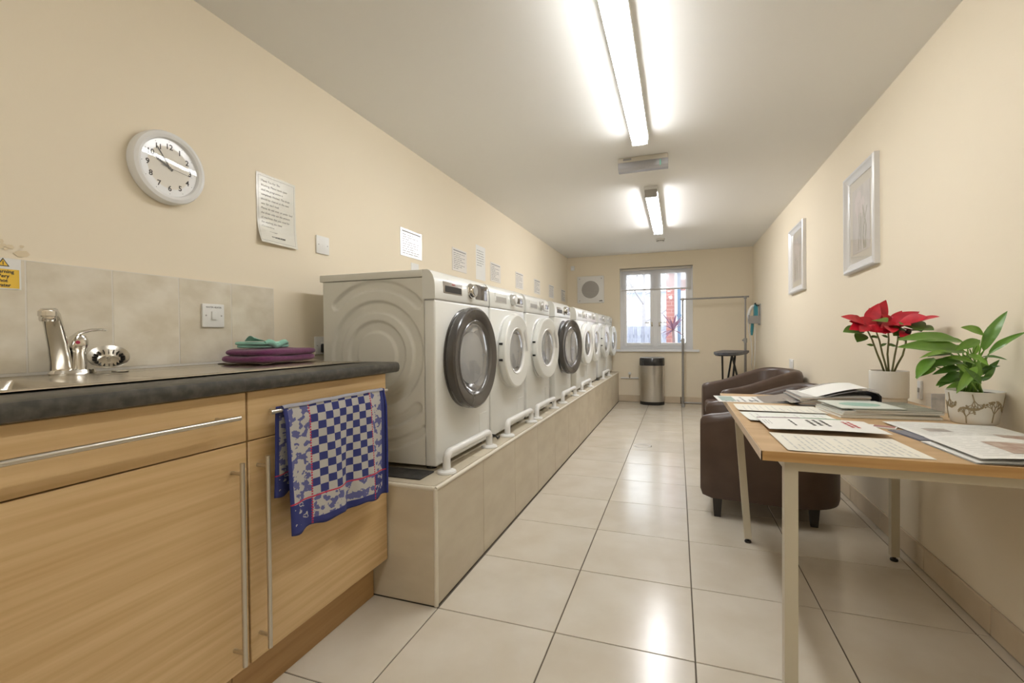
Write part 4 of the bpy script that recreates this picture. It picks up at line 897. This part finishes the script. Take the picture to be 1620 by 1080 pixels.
# lever arch binder, half open
BS = .88
bi = root('ring_binder', 'overfilled grey ring binder lying at the far side of the table', 'binder', (.466, 2.205, TZ+.001), R(2))
BG = M('grey_binder_cover', (.15, .135, .13), .32, coat=.2)
add('bottom_cover', MB().box((0, 0, 0), (.325, .285, .003), .001, 1), BG, bi)
add('spine', MB().prism([(.318, 0), (.322, .0), (.334, .012), (.334, .05), (.322, .062), (.312, .062), (.326, .048), (.326, .012)], 1, 0, .285), M('black_binder_spine', (.02, .02, .026), .3), bi, 40)
rd = random.Random(12); z = .0035
for k in range(9):
    th = rd.uniform(.003, .006); dx, dy = rd.uniform(0, .012), rd.uniform(-.006, .006); cl_ = [(.74, .72, .68), (.66, .52, .43), (.74, .72, .70), (.60, .58, .55), (.70, .62, .52)][k % 5]
    zz = z
    def pg_(u, v, zz=zz, dx=dx, dy=dy): return (.006+dx+u*(.29-dx), .008+dy+v*.262, zz+.010*sstep(u*1.2-.1)*(zz/.04))
    m = MB(); m.grid(8, 2, pg_); m.grid(8, 2, lambda u, v: tuple(a+b for a, b in zip(pg_(u, v), (0, 0, th*.85))))
    for v in (0, 1):
        for i in range(8): m.quad(*[tuple(a+b for a, b in zip(pg_(q, v), (0, 0, h))) for q, h in ((i/8, 0), ((i+1)/8, 0), ((i+1)/8, th*.85), (i/8, th*.85))])
    add('page_bundle', m, M('page_bundle_%d' % (k % 5), cl_, .7), bi, 0); z += th
add('top_cover', MB().grid(20, 6, lambda u, v: (-.03+u*.362, .0+v*.285, .012+.058*sstep(u*1.08)+.006*math.sin(math.pi*u)+.012*v*math.sin(math.pi*u))), M('clear_grey_sleeve', (.33, .31, .30), .2), bi)
add('cover_sheet', MB().grid(16, 6, lambda u, v: (.035+u*.25, .012+v*.20, .019+.0605*sstep((.065+u*.25)/.362*1.08)+.006*math.sin(math.pi*(.065+u*.25)/.362)+.012*(.04+v*.7)*math.sin(math.pi*(.065+u*.25)/.362))), PAPER, bi)
add('flap', MB().grid(8, 4, lambda u, v: (-.13+u*.17, .07+v*.2, .002+.024*u*u+.004*v)), M('grey_flap', (.30, .26, .23), .35), bi)
bi.scale = (.87, .95, .95)
# magazines: a stack of separate ones
rd = random.Random(21); z = 0
mcol = [(.70, .66, .56), (.62, .62, .55), (.72, .70, .64), (.16, .17, .13), (.70, .74, .68)]
mlab = ['bottom magazine of the stack, with a curled pale edge', 'second magazine up in the stack beside the decorated pot', 'third magazine up in the stack beside the decorated pot', 'dark green covered magazine near the top of the stack', 'top magazine of the stack, white and green cover']
for k in range(5):
    th = [.010, .006, .006, .006, .003][k]
    off = [(-.012, -.004, 0), (-.004, 0, 2), (.0, .004, -2), (.035, .0, 1), (-.004, .012, 1)][k]
    t = root('magazine', mlab[k], 'magazine', (.553+off[0], 1.942+off[1], TZ+.001+z), R(6+off[2]), group='magazines stacked on the table')
    ww, dd = [(.308, .23), (.300, .22), (.298, .22), (.262, .225), (.20, .205)][k]
    add('pages', MB().box((.002, .002, .0004), (ww-.003, dd-.003, th-.0006)), PAPER, t, 0)
    add('cover', MB().box((0, 0, th-.0006), (ww, dd, th), .0002, 1).box((0, 0, 0), (ww, dd, .0005)), M('magazine_cover_%d' % k, mcol[k], .35), t)
    if k == 4: add('cover_picture', MB().lathe([(0, th), (.05, th), (.05, th+.0003), (0, th+.0003)], 24, Matrix.Translation((.10, .10, 0)), sx=1.3), M('mint_print', (.30, .52, .44), .4), t, 0)
    if k == 3: add('cover_text', words(MB(), .10, .06, 4, Matrix.Translation((.17, .08, th+.0003)), 5, .4), M('pale_olive_print', (.5, .52, .38), .5), t, 0)
    z += th+.0004
# newspapers at the right
def photo(x, y, w2, d2, mt):
    def f(t, w, d, fn, th):
        m = MB(); m.grid(8, 4, lambda u, v: (x+u*w2, y+v*d2, fn((x+u*w2)/w, (y+v*d2)/d)+th+.0006)); add('printed_photo', m, mt, t, 0)
    return f
PH1 = M('brown_photo_print', (.38, .24, .18), .45, col2=(.55, .45, .38), scale=(30, 30, 30), nscale=1.3, detail=4)
PH2 = M('grey_photo_print', (.36, .33, .31), .45, col2=(.5, .44, .40), scale=(30, 30, 30))
sheet('newspaper', 'open newsletter with photos in front of the decorated pot', 'newspaper', .678, 1.655, R(4), .30, .265, PAPER, zoff=.0036, text=14, seed=31, ch=.22, tmat=MATS['faint_ink'], extra=lambda t, w, d, fn, th: (photo(.05, .10, .06, .05, PH2)(t, w, d, fn, th), photo(.20, .03, .08, .07, PH1)(t, w, d, fn, th)), lift=lambda u, v: .002*math.sin(u*5))
t = root('leaflet', 'slate blue folded leaflet sticking out from under the newsletter', 'leaflet', (.626, 1.583, TZ+.0006), R(8)); SL = M('slate_blue_card', (.17, .18, .23), .4); add('lower_leaf', MB().box((0, 0, 0), (.15, .148, .001)), SL, t, 0); add('upper_leaf', MB().box((.004, 0, .0016), (.15, .144, .0026)), SL, t, 0)
fl_ = lambda u, v: .010*math.sin(math.pi*min(1, u*1.1))*(.6+.4*v)+.003
sheet('newspaper', 'thick newspaper with a brown photo at the near right of the table', 'newspaper', .665, 1.388, R(2), .27, .235, PAPER, zoff=.0042, text=12, seed=33, ch=.22, tmat=MATS['faint_ink'], lift=lambda u, v: fl_(u, v)+.004, extra=photo(.085, .045, .15, .12, PH1))
sheet('newspaper', 'lower newspaper under the one with the brown photo', 'newspaper', .655, 1.382, R(3.5), .275, .225, PAPER, zoff=.0004, lift=lambda u, v: .003*math.sin(u*4), thick=.003)

# acrylic holder and wall socket
t = root('leaflet_holder', 'clear acrylic leaflet holder between the magazines and decorated pot', 'holder', (.895, 2.17, TZ+.0006), R(20))
add('back', MB().box((-.045, 0, 0), (.045, .002, .085)), ACRYL, t, 0); add('front', MB().box((-.045, -.03, 0), (.045, -.028, .05)), ACRYL, t, 0); add('floor_piece', MB().box((-.045, -.028, 0), (.045, 0, .002)), ACRYL, t, 0)
add('card', MB().box((-.01, -.012, .002), (.04, -.010, .07)), M('grey_card_print', (.45, .46, .50), .5, col2=(.68, .66, .68), scale=(30, 30, 30)), t, 0)
t = root('wall_socket', 'narrow white wall socket seen edge on beside the poinsettia pot', 'socket', (XR, 2.50, .73)); add('plate', MB().box((-.010, -.014, 0), (0, .014, .08), .002), WPLAS, t); add('rocker', MB().box((-.013, -.006, .03), (-.009, .006, .05), .001), GPLAS, t)
t = root('wall_socket', 'white wall socket just above the farther armchair', 'socket', (XR, 4.93, .695)); add('plate', MB().box((-.009, -.072, 0), (0, .072, .086), .002), WPLAS, t); add('rocker', MB().box((-.013, -.03, .05), (-.008, -.015, .075), .002), WPLAS, t)

# ---------------------------------------------------------------- plants
def leafmesh(name, mat, prof, bend, fold=.25, nu=12, wave=0):
    def f(u, v):
        w = prof(u); s = (v-.5)*2
        return (u, s*w, -bend*u*u + abs(s)*w*fold + wave*math.sin(u*14+s*2)*w)
    return MB().grid(nu, 4, f).mesh(name, mat, 60)
def place(name, me, parent, P, d, up, L, Wd=1):
    d = Vector(d).normalized(); up = Vector(up); z = (up-d*up.dot(d)).normalized(); y = z.cross(d)
    m = Matrix(((d.x*L, y.x*L*Wd, z.x*L, P[0]), (d.y*L, y.y*L*Wd, z.y*L, P[1]), (d.z*L, y.z*L*Wd, z.z*L, P[2]), (0, 0, 0, 1)))
    return link(name, me, parent, mtx=m)
SOIL = M('dark_soil', (.03, .02, .014), .95, bump=.8, bscale=120)
# poinsettia
po = root('poinsettia', 'red poinsettia with bare stems in a plain cream pot', 'plant', (.862, 2.452, TZ+.001))
POT = M('cream_ceramic_pot', (.70, .66, .58), .35, bump=.04, bscale=90)
pot = add('pot', MB().lathe([(0, 0), (.062, 0), (.063, .004), (.063, .016), (.0685, .022), (.0695, .130), (.068, .134), (.064, .134), (.062, .128), (.062, .118), (0, .118)], 48), POT, po)
add('soil', MB().lathe([(.0, .124), (.0615, .121)], 24), SOIL, pot)
RED = M('red_bract', (.60, .008, .025), .45, col2=(.44, .005, .02), scale=(3, 3, 3)); GRN = M('green_poinsettia_leaf', (.075, .16, .022), .45, col2=(.11, .21, .03), scale=(3, 3, 3))
STEM = M('brown_green_stem', (.16, .15, .055), .7)
bract = leafmesh('bract', RED, lambda u: .21*(math.sin(math.pi*min(1, u**.8))**.9)*(1-.25*u)+.004, .12, .22)
gleaf = leafmesh('leaf', GRN, lambda u: .25*math.sin(math.pi*min(1, u**.85))**.9+.004, .18, .2)
DY = -.055
def pj(u, v, Y): # helper: image point to world on the plane Y (used for stem tips only)
    a, b = u-810, v-540
    a, b = a*math.cos(ROLL)+b*math.sin(ROLL), -a*math.sin(ROLL)+b*math.cos(ROLL)
    r = Rv*(a/FPX) + Uv*(-b/FPX) + Fv; k = (Y+DY)/r.y; return Vector((0, 0, CH))+r*k
PO = Vector((.862, 2.452, TZ+.001))
tips = [((1372, 522), (1388, 560), 2.49), ((1386, 524), (1396, 560), 2.53), ((1405, 522), (1404, 560), 2.47), ((1421, 524), (1416, 560), 2.53), ((1434, 530), (1428, 562), 2.44)]
for k, (a, b, Y) in enumerate(tips):
    p1 = pj(*a, Y)-PO; p2 = pj(*b, Y)-PO; base = Vector((-.012+.007*k, .004*(-1)**k, .118))
    add('stem', MB().tube([base, base.lerp(p2, .5)+Vector((0, 0, .004)), p2, p2.lerp(p1, .6)+Vector((.003, 0, 0)), p1], [.0042, .004, .0038, .0034, .003], 8), STEM, po)
    for q in (.35, .7): place('leaf', gleaf, po, p2.lerp(p1, q), (math.cos(k*2+q*9), math.sin(k*2+q*9)*.3, .3), (0, -.8, .5), .026)
def spike(u0, v0, u1, v1, Y0, Y1, up, me, nm, wd=1):
    a, b = pj(u0, v0, Y0)-PO, pj(u1, v1, Y1)-PO; place(nm, me, po, a, b-a, up, (b-a).length, wd)
for s in [(1372, 512, 1334, 497, 2.48, 2.44, (.1, -.6, .8)), (1374, 514, 1346, 518, 2.46, 2.40, (0, -.75, .6)), (1374, 512, 1390, 479, 2.49, 2.49, (-.3, -.9, .2)), (1382, 510, 1404, 474, 2.5, 2.5, (.2, -.9, .3)), (1380, 514, 1402, 526, 2.45, 2.40, (0, -.8, .5)), (1372, 516, 1362, 522, 2.44, 2.38, (0, -.8, .5)), (1384, 508, 1376, 486, 2.54, 2.56, (0, -.8, .4)),
          (1412, 514, 1398, 496, 2.47, 2.44, (0, -.8, .5)), (1410, 514, 1452, 492, 2.46, 2.40, (.1, -.8, .5)), (1410, 516, 1396, 516, 2.44, 2.38, (0, -.8, .5)), (1412, 514, 1428, 490, 2.5, 2.52, (0, -.8, .4)), (1408, 516, 1413, 523, 2.42, 2.34, (0, -.8, .6)), (1412, 514, 1440, 510, 2.44, 2.34, (0, -.7, .7)), (1390, 508, 1412, 500, 2.5, 2.46, (0, -.85, .5)),
          (1440, 512, 1483, 496, 2.40, 2.30, (.1, -.7, .7)), (1366, 508, 1350, 502, 2.46, 2.40, (0, -.8, .5)), (1388, 514, 1346, 506, 2.47, 2.45, (0, -.85, .5)), (1394, 512, 1372, 492, 2.5, 2.5, (0, -.9, .3)), (1416, 514, 1440, 494, 2.48, 2.46, (0, -.9, .4)), (1404, 512, 1386, 520, 2.44, 2.38, (0, -.85, .5)), (1420, 512, 1400, 524, 2.45, 2.38, (0, -.85, .5)), (1424, 508, 1470, 500, 2.42, 2.34, (0, -.8, .6)), (1370, 516, 1398, 524, 2.46, 2.40, (0, -.85, .5)), (1398, 512, 1424, 500, 2.5, 2.48, (0, -.9, .3)), (1436, 522, 1446, 518, 2.40, 2.33, (0, -.8, .5)), (1436, 526, 1426, 530, 2.4, 2.34, (0, -.7, .6))]:
    spike(*s, bract, 'bract', 1.55)
for s in [(1384, 506, 1402, 504, 2.46, 2.38, (0, -.8, .5)), (1366, 522, 1337, 520, 2.45, 2.40, (0, -.6, .8)), (1432, 508, 1458, 516, 2.44, 2.32, (0, -.8, .5)), (1440, 522, 1474, 515, 2.40, 2.30, (0, -.7, .7)), (1430, 520, 1417, 527, 2.42, 2.36, (0, -.8, .5)), (1436, 500, 1464, 499, 2.44, 2.40, (0, -.6, .8)), (1366, 528, 1358, 537, 2.46, 2.4, (0, -.7, .6))]:
    spike(*s, gleaf, 'leaf', 1.35)
add('flower_bud', MB().lathe([(0, 0), (.008, .003), (.011, .012), (.006, .02), (0, .021)], 12, Matrix.Translation(pj(1437, 529, 2.39)-PO)), M('dark_bud', (.05, .008, .014), .6), po)
# peace lily
DY = -.125
PL = Vector((.919, 1.955, TZ+.001))
pe = root('peace_lily', 'leafy green peace lily in a white pot with brown tree motifs', 'plant', PL)
WP = M('white_patterned_pot', (.74, .71, .64), .35)
prf = [(0, 0), (.055, 0), (.058, .003), (.063, .04), (.071, .10), (.0725, .106), (.069, .106), (.066, .098), (0, .09)]
pot = add('pot', MB().lathe(prf, 48), WP, pe); add('soil', MB().lathe([(.0, .100), (.067, .098)], 24), SOIL, pot)
def potr(z): return .0582+(.071-.0582)*max(0, min(1, (z-.003)/.097))+.0006
mo = M('brown_pot_motif', (.33, .26, .15), .6)
def motif(a0, z0, size, ang, seed):
    rd = random.Random(seed); m = MB()
    def seg(a, z, th, l, w, k):
        a1, z1 = a+math.sin(th)*l/.075, z+math.cos(th)*l
        z1 = max(.004, min(.1, z1)); P = []
        for (aa, zz) in ((a, z), ((a+a1)/2, (z+z1)/2), (a1, z1)): r = potr(zz); P.append((r*math.cos(aa), r*math.sin(aa), zz))
        m.tube(P, w, 5, flat=1)
        if k:
            for s in (-.6, .6, rd.uniform(-.2, .2)): seg(a1, z1, th+s+rd.uniform(-.15, .15), l*.68, w*.75, k-1)
        else: m.lathe([(0, -.001), (.0028, 0), (0, .001)], 7, Matrix.Translation(P[-1]) @ Vector((P[-1][0], P[-1][1], 0)).to_track_quat('Z', 'Y').to_matrix().to_4x4())
    seg(a0, z0, ang, size, .0016, 3); add('tree_motif', m, mo, pot)
fa = math.atan2(-PL.y, -PL.x)
motif(fa-.30, .004, .021, 0, 1); motif(fa-.05, .099, .021, math.pi*.93, 2); motif(fa+.75, .01, .028, .1, 3); motif(fa-1.0, .099, .02, math.pi, 4); motif(fa+1.5, .09, .02, math.pi, 6); motif(fa-1.5, .01, .024, 0, 5)
LG = [M('lily_leaf_%d' % k, c, .33, col2=c2, scale=(2, 8, 2), spec=.5) for k, (c, c2) in enumerate((((.095, .22, .022), (.13, .28, .03)), ((.16, .33, .04), (.21, .39, .055)), ((.05, .13, .018), (.075, .175, .022))))]
lpr = lambda u: .145*math.sin(math.pi*u**.82)**.85+.003
lmesh = [leafmesh('leaf', LG[k], lpr, .22+.08*k, .3, 14, .05) for k in range(3)]
def lp(u, v, Y): return pj(u, v, Y)-PL
# (leaf base px, tip px, base Y, tip Y, variant, up)
LV = [((1522, 541), (1432, 540), 2.00, 1.93, 0, (0, -.55, .8), 1.0), ((1528, 556), (1434, 554), 1.96, 1.90, 0, (0, -.7, .7), 1.0), ((1556, 555), (1590, 492), 2.02, 2.0, 0, (-.7, -.6, .2), .9), ((1564, 560), (1611, 532), 2.0, 1.90, 0, (0, -.75, .6), .75),
      ((1556, 528), (1532, 520), 2.02, 1.98, 1, (.2, -.8, .5), 1.5), ((1550, 538), (1520, 556), 1.94, 1.90, 0, (-.2, -.8, .4), 1.2), ((1524, 574), (1478, 576), 1.95, 1.88, 2, (0, -.6, .8), 1.0), ((1476, 566), (1452, 597), 1.93, 1.86, 0, (-.6, -.7, .2), 1.1), ((1478, 579), (1456, 598), 1.92, 1.86, 0, (-.3, -.8, .4), 1.1),
      ((1545, 580), (1521, 618), 1.92, 1.88, 1, (-.5, -.8, .1), .9), ((1504, 558), (1466, 564), 1.93, 1.87, 1, (0, -.6, .8), .6), ((1550, 566), (1586, 564), 1.98, 1.92, 2, (0, -.6, .8), .9), ((1552, 585), (1574, 580), 1.98, 1.94, 2, (0, -.8, .5), 1.1), ((1516, 588), (1496, 608), 1.97, 1.92, 2, (-.3, -.8, .4), 1.1), ((1520, 600), (1498, 602), 1.97, 1.92, 2, (0, -.7, .6), 1.2), ((1530, 560), (1560, 575), 2.0, 1.94, 1, (0, -.8, .5), 1.2), ((1526, 590), (1540, 572), 1.98, 1.95, 2, (0, -.9, .3), 1.2),
      ((1540, 604), (1560, 598), 1.96, 1.92, 2, (0, -.8, .5), 1.2), ((1530, 604), (1512, 590), 1.99, 1.97, 0, (0, -.9, .3), 1.2), ((1534, 552), (1500, 546), 2.05, 2.06, 2, (0, -.6, .8), 1.0), ((1548, 596), (1566, 566), 2.02, 2.02, 0, (0, -.95, .2), 1.1), ((1540, 590), (1530, 560), 2.04, 2.05, 2, (0, -.95, .2), 1.3), ((1528, 598), (1520, 570), 2.03, 2.04, 0, (0, -.95, .2), 1.2), ((1512, 596), (1490, 612), 1.99, 1.93, 0, (-.2, -.8, .4), 1.1), ((1505, 545), (1470, 552), 2.02, 2.0, 1, (0, -.6, .8), .8),
      ((1530, 546), (1486, 534), 2.03, 1.98, 0, (0, -.6, .8), .7), ((1542, 575), (1506, 566), 1.97, 1.92, 1, (0, -.7, .7), .9), ((1536, 596), (1518, 578), 1.94, 1.91, 1, (0, -.9, .4), 1.0), ((1546, 600), (1552, 570), 1.93, 1.92, 0, (0, -.95, .3), 1.0), ((1556, 602), (1576, 586), 1.95, 1.92, 2, (0, -.8, .5), 1.1), ((1526, 606), (1504, 616), 1.93, 1.90, 0, (0, -.8, .5), 1.1), ((1552, 606), (1534, 586), 1.90, 1.88, 2, (0, -.9, .3), 1.0), ((1540, 562), (1552, 536), 2.04, 2.05, 1, (0, -.95, .2), 1.0), ((1560, 548), (1574, 520), 2.05, 2.04, 2, (.3, -.9, .2), 1.0), ((1510, 562), (1480, 560), 1.98, 1.93, 2, (0, -.6, .8), .9), ((1520, 582), (1490, 590), 1.95, 1.9, 2, (0, -.7, .6), 1.0), ((1556, 592), (1582, 574), 1.99, 1.96, 2, (0, -.8, .5), 1.0)]
for k, (a, b, Ya, Yb, vr, up, wd) in enumerate(LV):
    p, q = lp(*a, Ya), lp(*b, Yb); Lg = (q-p).length
    place('leaf', lmesh[vr], pe, p, (q-p)+Vector((0, 0, .2*Lg)), up, Lg*1.02, wd)
    base = Vector((.03*math.sin(k*2.4)-.01, .03*math.cos(k*2.4), .098)); mid = base.lerp(p, .55)+Vector((0, 0, .02))
    add('leaf_stalk', MB().tube([base, mid, p], [.0026, .0022, .0018], 6), LG[1], pe)
